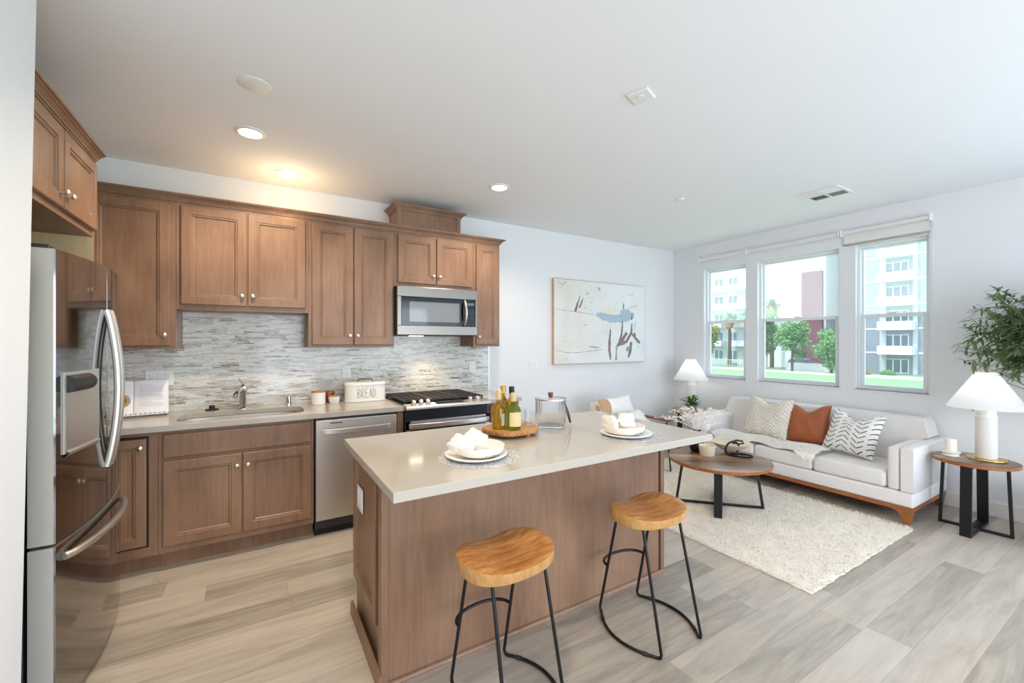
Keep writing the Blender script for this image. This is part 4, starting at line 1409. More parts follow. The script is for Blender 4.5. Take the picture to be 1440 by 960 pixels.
for (ya, yb, nm) in ((SY0, SY0 + .087, 0), (SY1 - .087, SY1, 1)):
    o_ = MB()
    rings = []
    for z, d, ins in ((.2525, 0, 0), (.26, 0, 0), (.585, .0, .0), (.598, .006, .006), (.602, .016, .016)):
        fl = .012 * (z / .6) * 0
        xa, xb = SX0 + d, 5.15 - d
        rings.append([Vector((xa, ya + ins, z)), Vector((xb, ya + ins, z)), Vector((xb, yb - ins, z)), Vector((xa, yb - ins, z))])
    o_.loft(rings); arm = o_.build('arm', M['sofa'], t, bev=.010, seg=3, smooth=True)
for (ya, yb) in ((SY0 + .091, SY0 + .168), (SY1 - .168, SY1 - .091)):
    b = MB(); b.rbox((SX0 + .004, ya, .2535), (4.95, yb, .592), .02); b.build('arm_pad', M['sofa'], t, smooth=True)
ca, cb = SY0 + .172, SY1 - .172
w_ = (cb - ca) / 3
for i in range(3):
    b = MB(); b.rbox((SX0 + .002, ca + i * w_ + .002, .2535), (4.86, ca + (i + 1) * w_ - .002, .385), .03)
    b.v = [(x, y, z + (.012 * (1 - ((y - ca - (i + .5) * w_) / (w_ / 2)) ** 2) if z > .33 else 0)) for x, y, z in b.v]
    b.build('seat_cushion', M['sofa'], t, smooth=True, ang=60)
b = MB()
rings = []
for z, xf, e in ((.254, 4.835, .09), (.40, 4.86, .09), (.60, 4.905, .0885), (.61, 4.908, .055), (.735, 4.94, .085), (.756, 4.952, .095), (.766, 4.97, .108)):
    xb = 5.155 if z < .75 else 5.14
    rings.append([Vector((xf, SY0 + e, z)), Vector((xb, SY0 + e, z)), Vector((xb, SY1 - e, z)), Vector((xf, SY1 - e, z))])
b.loft(rings); b.build('back', M['sofa'], t, bev=.012, seg=3, smooth=True)


# pillows
def pillow(name, mats, label, c, w, h, th, yaw, lean, roll=0, chop=.06, tassel=None, group='throw pillows', pipe=None, band=None):
    t = thing(name, label, 'pillow', c, 0, group)
    # local: u along the seat, v up, n towards the viewer (-X)
    Mx = Matrix.Translation(Vector(c)) @ Matrix.Rotation(yaw, 4, 'Z') @ Matrix.Rotation(lean, 4, 'X') @ Matrix.Rotation(roll, 4, 'Y')
    N = 26
    b = MB(); uv = []
    def P(u, v, side):
        ww = w / 2 * (1 - .075 * (1 - v * v)); hh = h / 2 * (1 - .075 * (1 - u * u))
        x = u * ww; z = v * hh
        k = max(0, v) ** 1.6 * math.exp(-(u / .42) ** 2)
        z -= chop * k
        tk = th / 2 * (max(0, 1 - u ** 4) * max(0, 1 - v ** 4)) ** .55 * (1 - .35 * k)
        wr = .004 * math.sin(9 * u + 4 * v) * (1 - u * u) * (1 - v * v)
        return Mx @ Vector((x, -side * (tk + wr * (tk > .004)), z + h / 2))
    for side in (1, -1):
        vs = []; fs = []
        for i in range(N + 1):
            for j in range(N + 1):
                u = math.sin(PI / 2 * (-1 + 2 * i / N)); v = math.sin(PI / 2 * (-1 + 2 * j / N))
                vs.append(P(u, v, side)); uv.append(((u + 1) / 2, (v + 1) / 2))
        for i in range(N):
            for j in range(N):
                q = (i * (N + 1) + j, (i + 1) * (N + 1) + j, (i + 1) * (N + 1) + j + 1, i * (N + 1) + j + 1)
                fs.append(q if side == 1 else q[::-1])
        b.add(vs, fs)
    if band:
        for k, f in enumerate(b.f):
            if all(uv[i][0] < .24 for i in f): b.mi[k] = 1
    b.build('cover', [M[mats], M[band]] if band else M[mats], t, smooth=True, ang=180, uv=uv, fix=False)
    rim = []
    for k in range(80):
        s = k / 80 * 4; q = int(s); f = -1 + 2 * (s - q); f = math.sin(PI / 2 * f)
        rim.append(P(*[(f, -1), (1, f), (-f, 1), (-1, -f)][q], 1))
    if pipe:
        pb = MB(); pb.tube(rim, .005, 6, closed=True); pb.build('piping', M[pipe], t, smooth=True)
    if tassel:
        fb = MB(); r_ = random.Random(5)
        for i in range(80):
            a, c2 = rim[i], rim[(i + 1) % 80]
            ctr = Mx @ Vector((0, 0, h / 2))
            for k in range(5):
                p = a.lerp(c2, r_.random()); d = (p - ctr).normalized()
                e = p + d * r_.uniform(.010, tassel) + Vector((r_.uniform(-1, 1), r_.uniform(-1, 1), r_.uniform(-1, 1))) * .008
                sd = (c2 - a).normalized() * .004
                fb.add([p - sd, p + sd, e], [(0, 1, 2)])
        fb.build('fringe', M['knit' if mats != 'linen' else 'linen'], t, fix=False)
    return t


pillow('throw_pillow', 'cable_knit', 'large ivory cable-knit pillow, leftmost on the sofa', (4.66, 2.49, .415), .47, .44, .15, R(-90 - 4), R(-20), R(1), .065, .022)
pillow('throw_pillow', 'rust', 'rust-orange leather pillow in the middle of the sofa', (4.725, 2.108, .412), .385, .40, .13, R(-90 + 2), R(-17), R(-2), .075, pipe='rail_wood')
pillow('throw_pillow', 'chevron', 'white pillow with black chevron lines beside the sofa arm', (4.63, 1.735, .407), .43, .41, .15, R(-90 - 10), R(-24), R(3), .085)

# sheepskin over the seat
t = thing('sheepskin_throw', 'cream sheepskin throw spread over the sofa seat', 'throw', (4.55, 2.4, .40))
b = MB(); r_ = random.Random(11)
nx, ny = 22, 40
def skin(s, q):
    """s along the seat 0..1, q from the back to the front lip 0..1"""
    y = 1.86 + 1.05 * s
    inset = .10 * (1 - math.sin(PI * min(1, max(0, s * 1.02))) ** .45)
    L = .40 + .030 * math.sin(s * 9 + 1) + .02 * math.sin(s * 23)
    d = inset + (L - inset) * q
    x0 = 4.735
    flat = x0 - (SX0 - .006)
    top = .408 + .008 * math.sin(s * 14) + .018 * math.sin(PI * q)
    if d < flat:
        return Vector((x0 - d, y, top))
    k = min(1.0, (d - flat) / .03)
    return Vector((SX0 - .006 - .012 * k, y, top - .010 * k - max(0, d - flat - .01)))
vs = [skin(j / ny, i / nx) for i in range(nx + 1) for j in range(ny + 1)]
fs = [(i * (ny + 1) + j, (i + 1) * (ny + 1) + j, (i + 1) * (ny + 1) + j + 1, i * (ny + 1) + j + 1) for i in range(nx) for j in range(ny)]
b.add(vs, fs); b.build('hide', M['fleece'], t, smooth=True, fix=False)
vs = []; fs = []
for k in range(7000):
    s, q = r_.random(), r_.random()
    p = skin(s, q); l = r_.uniform(.02, .045)
    a = r_.uniform(0, 2 * PI)
    d = Vector((math.cos(a) * .8 - .3, math.sin(a) * .8, .22)) if p.z > .39 else Vector((-.5, math.sin(a) * .5, -.75))
    d.normalize(); sd = Vector((-math.sin(a), math.cos(a), 0)) * .003
    o = len(vs); m_ = p + d * l * .5 + Vector((0, 0, .004)); e = p + d * l - Vector((0, 0, .006))
    vs += [p - sd, p + sd, m_ + sd * .8, m_ - sd * .8, e]; fs += [(o, o + 1, o + 2, o + 3), (o + 3, o + 2, o + 4)]
b = MB(); b.add(vs, fs); p = b.build('fleece', M['fleece'], t, fix=False); p['kind'] = 'stuff'


# ================================================================== tables with crossed black frames
def frame_table(name, label, cat, c, r, top_z, th, dirs, spread_top, bar, group=None, floor_z=0.0):
    """dirs: two frames (unit direction, half width at the floor, strap width across the frame)"""
    t = thing(name, label, cat, c, 0, group)
    cx, cy = c[0], c[1]
    b = MB(); b.lathe([(0, top_z - th), (r - .004, top_z - th), (r, top_z - th + .004), (r, top_z - .004), (r - .004, top_z), (0, top_z)], (cx, cy, 0), 72); b.v = b.v; b.build('tabletop', M['plank_top'], t, smooth=True, ang=30)
    b = MB(); b.lathe([(r + .0002, top_z - th + .003), (r + .002, top_z - th + .003), (r + .002, top_z - .003), (r + .0002, top_z - .003), (r + .0002, top_z - th + .003)], (cx, cy, 0), 72); b.build('edge_band', M['rail_wood'], t, smooth=True)
    for (d, hw, wide) in dirs:
        d = Vector((d[0], d[1], 0)).normalized(); s = Vector((-d.y, d.x, 0))
        for sg in (-1, 1):
            p0 = Vector((cx, cy, 0)) + d * sg * hw; p1 = Vector((cx, cy, 0)) + d * sg * (hw * spread_top)
            b = MB(); hb = bar / 2
            rings = []
            for p, z in ((p0, floor_z + .0008), (p1, top_z - th)):
                rings.append([Vector((p.x, p.y, z)) + s * a * wide / 2 + d * c2 * hb for a, c2 in ((-1, -1), (1, -1), (1, 1), (-1, 1))])
            b.loft(rings); b.build('leg', M['black'], t, bev=.0015)
        b = MB()
        A = Vector((cx, cy, floor_z)) - d * (hw - bar / 2); B = Vector((cx, cy, floor_z)) + d * (hw - bar / 2)
        hh = bar
        b.loft([[p + s * a * wide / 2 + Vector((0, 0, z)) for a, z in ((-1, .0008), (1, .0008), (1, hh), (-1, hh))] for p in (A, B)]); b.build('floor_bar', M['black'], t, bev=.0015)
        b = MB(); A = Vector((cx, cy, top_z - th - .016)) - d * (hw * spread_top); B = Vector((cx, cy, top_z - th - .016)) + d * (hw * spread_top)
        b.loft([[p + s * a * wide / 2 + Vector((0, 0, z)) for a, z in ((-1, 0), (1, 0), (1, .0155), (-1, .0155))] for p in (A, B)]); b.build('top_bar', M['black'], t)
    return t


frame_table('coffee_table', 'round wooden coffee table with black strap legs on the rug', 'table', (3.44, 2.215, .018), .405, .425, .028,
            [((.47, -.49), .345, .022), ((.48, .30), .30, .060)], .84, .020, floor_z=.018)
frame_table('end_table', 'small round wooden end table with black frame beside the olive tree', 'table', (4.70, .935, 0), .235, .54, .028,
            [((1, .0), .232, .062), ((.08, -1), .188, .026)], .90, .020, 'round end tables beside the sofa')
frame_table('end_table', 'small round end table with black frame in the room corner', 'table', (4.875, 3.53, 0), .235, .54, .028,
            [((1, .0), .232, .062), ((.08, -1), .188, .026)], .90, .020, 'round end tables beside the sofa')
for c, nm in (((4.70, .935), 0), ):
    pass

# lamps
def lamp(x, y, z, label, power):
    t = thing('table_lamp', label, 'lamp', (x, y, z), 0, 'white cone-shade table lamps')
    b = MB(); b.lathe([(0, 0), (.108, 0), (.110, .004), (.108, .010), (0, .010)], (x, y, z), 40); b.build('base_plate', M['brass'], t, smooth=True, ang=40)
    b = MB(); b.lathe([(0, .0105), (.056, .0105), (.059, .016), (.059, .315), (.061, .320), (.061, .327), (.054, .331), (.054, .405), (0, .405)], (x, y, z), 40); b.build('body', M['lamp_base'], t, smooth=True, ang=40)
    b = MB(); b.lathe([(.214, .392), (.216, .392), (.058, .662), (.056, .662)], (x, y, z), 48)
    s_ = b.build('lamp_shade', M['shade'], t, smooth=True, ang=60, fix=False)
    b = MB(); b.lathe([(0, .655), (.008, .655), (.010, .668), (.006, .682), (0, .686)], (x, y, z), 16); b.cyl((x, y, z + .405), (x, y, z + .657), .005, n=8)
    for k in range(3):
        a = 2 * PI * k / 3
        b.tube([(x, y, z + .652), (x + .057 * math.cos(a), y + .057 * math.sin(a), z + .660)], .002, 6)
    b.build('finial', M['brass'], t, smooth=True)
    for sg in (-1, 1):
        p = Vector((x, y, z)) + Vector((.74, -.67, 0)) * sg * .085
        b = MB(); b.cyl(p + Vector((0, 0, .375)), p + Vector((0, 0, .41)), .004, n=8); b.ball(p + Vector((0, 0, .37)), .007, 8, 6); b.tube([p + Vector((0, 0, .408)), Vector((x, y, z + .40))], .003, 6); b.build('pull_switch', M['brass'], t, smooth=True)
    b = MB(); b.ball((x, y, z + .50), (.03, .03, .038), 16, 10); b.build('bulb', M['bulb'], t, smooth=True)
    l = light('lamp_glow', 'POINT', (0, 0, .50), (0, 0, 0), power, (1.0, .97, .93), shadow_soft_size=.045)
    l.parent = t
    return t
M['bulb'] = emit('lit_bulb', (1, .97, .92, 1), 6)
lamp(4.755, .885, .5405, 'lit white cone-shade lamp on the end table beside the olive tree', 3.5)
lamp(4.93, 3.57, .5405, 'lit white cone-shade lamp in the far room corner', 3)
b = MB(); b.tube([(4.865, .885, .5445), (4.935, .85, .5452), (4.965, .82, .53), (4.97, .815, .44), (4.985, .80, .30), (5.02, .80, .20), (5.08, .82, .17), (5.15, .84, .25), (5.193, .85, .30)], .003, 6)
tag(b.build('lamp_cord', M['plastic_white'], smooth=True), 'thin lamp cord hanging behind the near end table', 'cord')

# candle holder on the near end table
x, y, z = 4.66, 1.055, .5405
t = thing('candle_holder', 'white ribbed pillar candle on a flared ceramic holder', 'candle holder', (x, y, z))
b = MB(); b.lathe([(0, 0), (.045, 0), (.050, .006), (.046, .014), (.040, .018), (.056, .028), (.058, .036), (.050, .040), (0, .038)], (x, y, z), 40); b.build('holder', M['ceramic'], t, smooth=True, ang=60)
b = MB(); b.lathe([(0, .041), (.034, .041), (.0345, .13), (.031, .134), (.016, .134), (.014, .128), (0, .128)], (x, y, z), 64, ribs=lambda a: 1 + .02 * abs(math.sin(10 * a))); b.build('candle', M['ceramic'], t, smooth=True, ang=60)

# coffee table things
TZ = .4258
t = thing('candle_bowl', 'cream ribbed candle bowl on the coffee table', 'bowl', (3.44, 2.30, TZ))
b = MB(); b.lathe([(0, 0), (.052, 0), (.058, .006), (.070, .088), (.066, .090), (.060, .075), (0, .074)], (3.425, 2.315, TZ), 48, ribs=lambda a: 1 + .012 * abs(math.sin(14 * a))); b.build('vessel', M['cream'], t, smooth=True, ang=60)
b = MB(); b.cyl((3.425, 2.315, TZ + .0742), (3.425, 2.315, TZ + .086), .0018, n=6); b.build('wick', M['ink'], t)
t = thing('shallow_dish', 'wide shallow pale dish behind the black knot on the coffee table', 'dish', (3.69, 2.25, TZ))
b = MB(); b.lathe([(0, 0), (.050, 0), (.054, .010), (.058, .018), (.12, .054), (.165, .096), (.161, .098), (.11, .060), (.04, .030), (0, .026)], (3.70, 2.262, TZ), 56); b.build('dish', M['cream'], t, smooth=True, ang=70)
t = thing('decor_chain', 'black looped metal knot sculpture on the coffee table', 'sculpture', (3.59, 2.16, TZ))
def loop(c, ax, ay, rx, ry, n=40, tw=0):
    c, ax, ay = Vector(c), Vector(ax).normalized(), Vector(ay).normalized()
    return [c + ax * rx * math.cos(2 * PI * i / n) + ay * ry * math.sin(2 * PI * i / n) for i in range(n)]
rg = Vector((.855, -.518, 0)); fw = Vector((.518, .855, 0)); up = Vector((0, 0, 1))
b = MB(); b.tube(loop(Vector((3.585, 2.180, TZ + .0705)), rg + fw * .35, up * 1 - fw * .12, .074, .062, 44), .0085, 8, closed=True); b.build('link', M['black'], t, smooth=True)
b = MB(); b.tube(loop(Vector((3.625, 2.125, TZ + .016)), rg * .9 - fw * .55 , fw * .8 + rg * .45 + up * .12, .088, .036, 44), .0085, 8, closed=True); b.build('link', M['black'], t, smooth=True)
b = MB(); b.tube([Vector((3.60, 2.20, TZ + .120)), Vector((3.64, 2.175, TZ + .136)), Vector((3.69, 2.15, TZ + .128)), Vector((3.68, 2.135, TZ + .114)), Vector((3.64, 2.15, TZ + .108)), Vector((3.60, 2.185, TZ + .114))], .0075, 8, closed=True); b.build('link', M['black'], t, smooth=True)
b = MB(); b.tube([Vector((3.57, 2.165, TZ + .009)), Vector((3.63, 2.16, TZ + .020)), Vector((3.70, 2.125, TZ + .009)), Vector((3.66, 2.09, TZ + .024))], .0068, 8); b.build('link', M['black'], t, smooth=True)

# dark vase with dried white branches
vx, vy = 3.478, 2.452
t = thing('branch_vase', 'dark vase with dried white branches on the coffee table, beside the island corner', 'vase', (vx, vy, TZ))
b = MB(); b.lathe([(0, 0), (.048, 0), (.062, .02), (.066, .07), (.050, .13), (.030, .165), (.030, .190), (.036, .200), (.032, .200), (.026, .185), (0, .16)], (vx, vy, TZ), 36); b.build('vase', M['black'], t, smooth=True, ang=60)
sb = MB(); fl = MB(); r_ = random.Random(21)
for k in range(44):
    a = r_.uniform(0, 2 * PI); sp = r_.uniform(.14, .40); hh = r_.uniform(.02, .19)
    d = Vector((math.cos(a), math.sin(a), 0))
    d = Vector((d.dot(rg) * rg.x, d.dot(rg) * rg.y, 0)) * 1.0 + Vector((d.dot(fw) * fw.x, d.dot(fw) * fw.y, 0)) * .55
    p0 = Vector((vx, vy, TZ + .19)); pts = []
    for i in range(7):
        s = i / 6
        pts.append(p0 + d * sp * s + Vector((0, 0, hh * math.sin(s * 2.2) + .03 * s)) + Vector((r_.uniform(-1, 1), r_.uniform(-1, 1), r_.uniform(-1, 1))) * .012 * s)
    sb.tube(pts, [.0025 * (1 - .6 * i / 6) for i in range(7)], 5)
    for q in range(20):
        s = r_.uniform(.3, 1.0); i = min(5, int(s * 6)); p = pts[i].lerp(pts[i + 1], s * 6 - i)
        dd = Vector((r_.uniform(-1, 1), r_.uniform(-1, 1), r_.uniform(-.7, 1))).normalized(); l = r_.uniform(.014, .035)
        sd = dd.orthogonal().normalized() * r_.uniform(.0025, .006)
        fl.add([p, p + dd * l * .5 + sd, p + dd * l, p + dd * l * .5 - sd], [(0, 1, 2, 3)])
sb.build('stem', M['dry_white'], t, smooth=True); fl.build('blossoms', M['dry_white'], t, fix=False)


def leaf(b, p, d, l, w, droop=.2, m=0, up=Vector((0, 0, 1))):
    d = d.normalized(); s = d.cross(up)
    s = s.normalized() if s.length > .05 else Vector((1, 0, 0))
    nn = s.cross(d)
    pts = []
    for f, ww in ((0, .12), (.3, .85), (.6, 1), (.85, .55), (1, .03)):
        c = p + d * l * f - Vector((0, 0, droop * l * f * f))
        pts.append((c - s * w * ww / 2 + nn * w * .12, c, c + s * w * ww / 2 + nn * w * .12))
    vs = [q for r3 in pts for q in r3]; fs = []
    for i in range(4):
        for j in range(2):
            fs.append((i * 3 + j, i * 3 + j + 1, (i + 1) * 3 + j + 1, (i + 1) * 3 + j))
    b.add(vs, fs, m)


# potted plant in front of the far lamp
x, y, z = 4.735, 3.415, .5405
t = thing('potted_plant', 'small green plant in a grey pot in front of the corner lamp', 'plant', (x, y, z))
b = MB(); b.lathe([(0, 0), (.046, 0), (.058, .085), (.060, .092), (.054, .092), (.050, .078), (0, .076)], (x, y, z), 32); b.build('pot', M['pot_grey'], t, smooth=True, ang=60)
b = MB(); r_ = random.Random(4)
for k in range(90):
    a = r_.uniform(0, 2 * PI); e = r_.uniform(.1, 1.3)
    d = Vector((math.cos(a) * math.cos(e), math.sin(a) * math.cos(e), math.sin(e)))
    p = Vector((x, y, z + .08)) + d * r_.uniform(.01, .10)
    leaf(b, p, d + Vector((r_.uniform(-.5, .5), r_.uniform(-.5, .5), .1)), r_.uniform(.05, .09), r_.uniform(.022, .034), .3)
b.build('leaves', M['leaf'], t, smooth=True, fix=False, ang=180)

# olive tree, its pot just outside the frame
x, y = 4.82, .47
t = thing('olive_tree', 'tall potted olive tree with narrow leaves at the right edge', 'tree', (x, y, 0))
b = MB(); b.lathe([(0, .0006), (.15, .0006), (.19, .30), (.195, .34), (.18, .34), (.17, .30), (0, .30)], (x, y, 0), 36); b.build('basket_pot', M['pot_basket'], t, smooth=True, ang=60)
tb = MB(); lf = MB(); ol = MB(); r_ = random.Random(9)
trunk = [Vector((x, y, .29)), Vector((x + .01, y + .01, .7)), Vector((x - .015, y + .015, 1.05)), Vector((x, y + .02, 1.35)), Vector((x + .01, y + .02, 1.75))]
tb.tube(trunk, [.022, .019, .016, .012, .005], 8)
olv = []
cc = Vector((x - .02, y + .05, 1.46))
for k in range(230):
    s = r_.uniform(.35, 1); i = min(3, int(s * 4)); p0 = trunk[i].lerp(trunk[i + 1], s * 4 - i)
    a = r_.uniform(0, 2 * PI); e = r_.uniform(-.75, 1.0)
    d = Vector((math.cos(a) * math.cos(e) * .92, math.sin(a) * math.cos(e), math.sin(e)))
    L = r_.uniform(.26, .50)
    end = cc + Vector((d.x * L * .92, d.y * L * 1.08, d.z * L * 1.08))
    end.x = min(end.x, XW - .03)
    pts = [p0.lerp(end, q / 6) + Vector((0, 0, .05 * math.sin(PI * q / 6))) for q in range(7)]
    pts = [Vector((min(p.x, XW - .02), p.y, p.z)) for p in pts]
    tb.tube(pts, [.004 * (1 - .7 * q / 6) for q in range(7)], 5)
    for q in range(34):
        s2 = r_.uniform(.3, 1.0); i = min(5, int(s2 * 6)); p = pts[i].lerp(pts[i + 1], s2 * 6 - i)
        dd = (pts[6] - pts[0]).normalized() * .7 + Vector((r_.uniform(-1, 1), r_.uniform(-1, 1), r_.uniform(-.8, .6)))
        l = r_.uniform(.045, .085)
        if p.x + l > XW - .005 or (math.hypot(p.x - 4.755, p.y - .885) < .26 and p.z < 1.24): continue
        leaf(lf, p, dd, l, r_.uniform(.013, .021), .25)
    for q in range(2):
        s2 = r_.uniform(.6, 1.0); i = min(5, int(s2 * 6)); p = pts[i].lerp(pts[i + 1], s2 * 6 - i) + Vector((r_.uniform(-.01, .01), r_.uniform(-.02, .02), -.012))
        if p.x < XW - .02 and p.y > y + .05 and len(olv) < 60: olv.append(p)
tb.build('trunk', M['twig'], t, smooth=True); lf.build('leaves', M['olive_leaf'], t, smooth=True, fix=False, ang=180); 
for p in olv:
    ol = MB(); ol.ball(p, (.0075, .0075, .011), 8, 6); ol.build('olive', M['olive_fruit'], t, smooth=True)

# ================================================================== armchair by the painting
t = thing('armchair', 'low armchair with white cushions, wooden arms and thin black legs', 'armchair', (3.55, 3.4, 0))
for x in (3.215, 3.88):
    b = MB(); r = .008
    pts = [(x, 3.62, .545), (x, 3.68, .30), (x, 3.70, .03), (x, 3.692, .0125 + .0), (x, 3.67, .0125 - .003), (x, 3.09, .0095), (x, 3.065, .0125), (x, 3.058, .03), (x, 3.085, .26), (x, 3.115, .545)]
    pts = [(a, c, d + .0) for a, c, d in pts]
    b.tube(pts, r, 10); b.build('leg_frame', M['black'], t, smooth=True)
    b = MB(); rings = []
    for y, z, w_ in ((3.06, .560, .030), (3.075, .553, .044), (3.25, .553, .050), (3.45, .556, .046), (3.68, .562, .036)):
        rings.append([Vector((x - w_ / 2, y, z)), Vector((x + w_ / 2, y, z)), Vector((x + w_ / 2, y, z + .026)), Vector((x - w_ / 2, y, z + .026))])
    b.loft(rings); b.build('armrest', M['arm_wood'], t, bev=.006, seg=3)
for y, z in ((3.67, .0102), (3.10, .30), (3.66, .30)):
    b = MB(); b.tube([(3.215, y, z), (3.88, y, z)], .007, 8); b.build('crossbar', M['black'], t, smooth=True)
b = MB(); b.rbox((3.245, 3.08, .31), (3.85, 3.58, .44), .035); b.build('seat_cushion', M['sofa'], t, smooth=True)
b = MB(); b.rbox((3.235, 3.50, .40), (3.858, 3.62, .745), .035)
b.v = [(x, y + .16 * (z - .40), z - (.05 * max(0, (x - 3.6) / .25) if z > .6 else 0)) for x, y, z in b.v]
b.build('back_cushion', M['sofa'], t, smooth=True)
pillow('lumbar_pillow', 'linen', 'small white fringed pillow leaning on the armchair back', (3.475, 3.44, .625), .56, .195, .13, R(6), R(-22), R(-1), .012, .02, 'armchair cushions', None, 'tan_fabric')
b = MB(); nx, ny = 14, 10
vs = []; fs = []
for i in range(nx + 1):
    for j in range(ny + 1):
        u, v = i / nx, j / ny
        x = 3.46 + .40 * u; y = 3.50 - .22 * v; z = .655 - .03 * u - .15 * v - .02 * v * u + .010 * math.sin(7 * u + 3 * v)
        vs.append((x + .06 * v * (u - .2), y, z))
fs = [(i * (ny + 1) + j, (i + 1) * (ny + 1) + j, (i + 1) * (ny + 1) + j + 1, i * (ny + 1) + j + 1) for i in range(nx) for j in range(ny)]
b.add(vs, fs); o = b.build('folded_throw', M['linen'], smooth=True, fix=False); sm = o.modifiers.new('thick', 'SOLIDIFY'); sm.thickness = .012
tag(o, 'white folded cloth draped over the armchair below its pillow', 'throw')

# ================================================================== painting
ax0, ax1, az0, az1 = 3.008, 4.548, 1.168, 2.180
yf = YW - .045
t = thing('painting', 'large pale abstract painting with brown strokes on the back wall', 'painting', ((ax0 + ax1) / 2, YW, 1.67))
b = MB(); b.box((ax0, yf, az0), (ax1, YW - .001, az1)); cv = b.build('canvas', M['canvas'], t, bev=.002)
b = MB()
yb = yf + .0015
b.box((ax0 - .006, yb, az0 - .006), (ax0 - .0005, YW - .001, az1 + .006)); b.box((ax1 + .0005, yb, az0 - .006), (ax1 + .006, YW - .001, az1 + .006))
b.box((ax0 - .0005, yb, az1 + .0005), (ax1 + .0005, YW - .001, az1 + .006)); b.box((ax0 - .0005, yb, az0 - .006), (ax1 + .0005, YW - .001, az0 - .0005))
b.build('frame', M['canvas_side'], t, bev=.001)
AW, AH = ax1 - ax0, az1 - az0
def stroke(b, pts, ws, m, j=.004, seed=0):
    r_ = random.Random(seed)
    L, Rr = [], []
    # pts in picture fractions (u right, v down)
    P = [Vector((ax0 + AW * u, 0, az1 - AH * v)) for u, v in pts]
    Q = []; W_ = []
    for i in range(len(P) - 1):
        for k in range(6):
            Q.append(P[i].lerp(P[i + 1], k / 6)); W_.append(ws[i] + (ws[i + 1] - ws[i]) * k / 6)
    Q.append(P[-1]); W_.append(ws[-1])
    for i, p in enumerate(Q):
        d = Q[min(i + 1, len(Q) - 1)] - Q[max(i - 1, 0)]; s = Vector((d.z, 0, -d.x)).normalized()
        a = p + s * (W_[i] / 2 + r_.uniform(-j, j)); c = p - s * (W_[i] / 2 + r_.uniform(-j, j))
        L.append(a); Rr.append(c)
    global SD
    SD += .00006
    vs = [Vector((q.x, yf - .0012 - SD, q.z)) for q in L] + [Vector((q.x, yf - .0012 - SD, q.z)) for q in Rr]
    n = len(L)
    b.add(vs, [(i, i + 1, n + i + 1, n + i) for i in range(n - 1)], m)
SD = 0
b = MB()
S = lambda pts, ws, m, sd, j=.004: stroke(b, pts, ws, m, j, sd)
# perspective-corrected picture fractions
S([(.0, .355), (.2, .375), (.42, .405)], [.004, .006, .004], 3, 1, .002)
S([(.0, .83), (.1, .865), (.22, .87), (.42, .845), (.5, .835)], [.003, .006, .007, .006, .003], 3, 2, .002)
S([(.255, .175), (.225, .30), (.205, .375)], [.008, .03, .036], 0, 3)
S([(.285, .21), (.262, .29), (.245, .33)], [.016, .026, .02], 0, 4)
S([(.04, .035), (.06, .06), (.09, .058), (.115, .03), (.08, .028)], [.005, .006, .007, .005, .004], 3, 5, .002)
S([(.43, .40), (.50, .425), (.62, .445), (.74, .425), (.84, .395), (.86, .41)], [.05, .09, .10, .11, .10, .05], 1, 6, .012)
S([(.70, .345), (.78, .35), (.83, .37)], [.05, .08, .05], 1, 7, .012)
S([(.50, .345), (.58, .325), (.68, .345)], [.035, .085, .04], 2, 8, .012)
S([(.735, .24), (.735, .315)], [.018, .026], 0, 9)
S([(.80, .30), (.87, .27), (.90, .255)], [.006, .006, .004], 3, 10, .002)
S([(.585, .575), (.575, .70), (.572, .85), (.585, .965)], [.014, .036, .045, .022], 0, 11)
S([(.725, .47), (.715, .62), (.685, .76), (.66, .80)], [.022, .030, .045, .035], 0, 12)
S([(.775, .62), (.73, .70), (.68, .78)], [.045, .05, .04], 0, 13)
S([(.835, .50), (.83, .62), (.77, .735), (.70, .775)], [.018, .036, .045, .035], 0, 14)
S([(.825, .615), (.88, .69), (.935, .755)], [.02, .035, .04], 0, 15)
S([(.86, .62), (.885, .66)], [.03, .02], 0, 16)
S([(.83, .74), (.815, .85), (.795, .945)], [.04, .055, .024], 0, 17)
S([(.79, .80), (.775, .86)], [.025, .03], 0, 18)
S([(.655, .80), (.65, .90), (.648, .975)], [.02, .026, .035], 3, 19)
S([(.885, .46), (.875, .53), (.862, .57)], [.004, .008, .004], 3, 20, .002)
S([(.34, .795), (.40, .805), (.46, .81)], [.004, .014, .005], 0, 21, .002)
S([(.44, .06), (.47, .09)], [.02, .02], 3, 22, .006)
S([(.32, .14), (.345, .15)], [.03, .03], 1, 23, .008)
S([(.29, .535), (.33, .53)], [.006, .006], 3, 24, .002)
b.build('brush_strokes', [M['paint_brown'], M['paint_blue'], M['paint_yellow'], M['paint_grey']], cv, fix=False)

# ================================================================== ceiling fixtures
def can(x, y, label, power, color=(1.0, .82, .62), wide=False):
    t = thing('recessed_light', label, 'ceiling light', (x, y, H), 0, 'lit recessed ceiling lights')
    b = MB(); b.lathe([(.062, -.004), (.066, -.010), (.086, -.006), (.088, -.0004), (.062, -.0004)], (x, y, H), 40); b.build('trim_ring', M['white'], t, smooth=True, ang=50)
    b = MB(); b.lathe([(0, -.0035), (.0618, -.0035), (.0618, -.0006), (0, -.0006)], (x, y, H), 32); b.build('lens', M['led'], t)
    if wide:
        l = light('downlight', 'POINT', (0, 0, -.27), (0, 0, 0), power, color, shadow_soft_size=.10)
    else:
        l = light('downlight', 'SPOT', (0, 0, -.012), (0, 0, 0), power, color, spot_size=R(150), spot_blend=.6, shadow_soft_size=.06)
    l.parent = t
    return t
can(-.029, 3.103, 'lit recessed ceiling light largest in view, nearest the refrigerator', 120)
can(.214, 3.714, 'lit recessed ceiling light close above the sink cabinets', 7.5, (1.0, .74, .42), True)
can(1.76, 3.114, 'lit recessed ceiling light right of the raised duct box', 95)
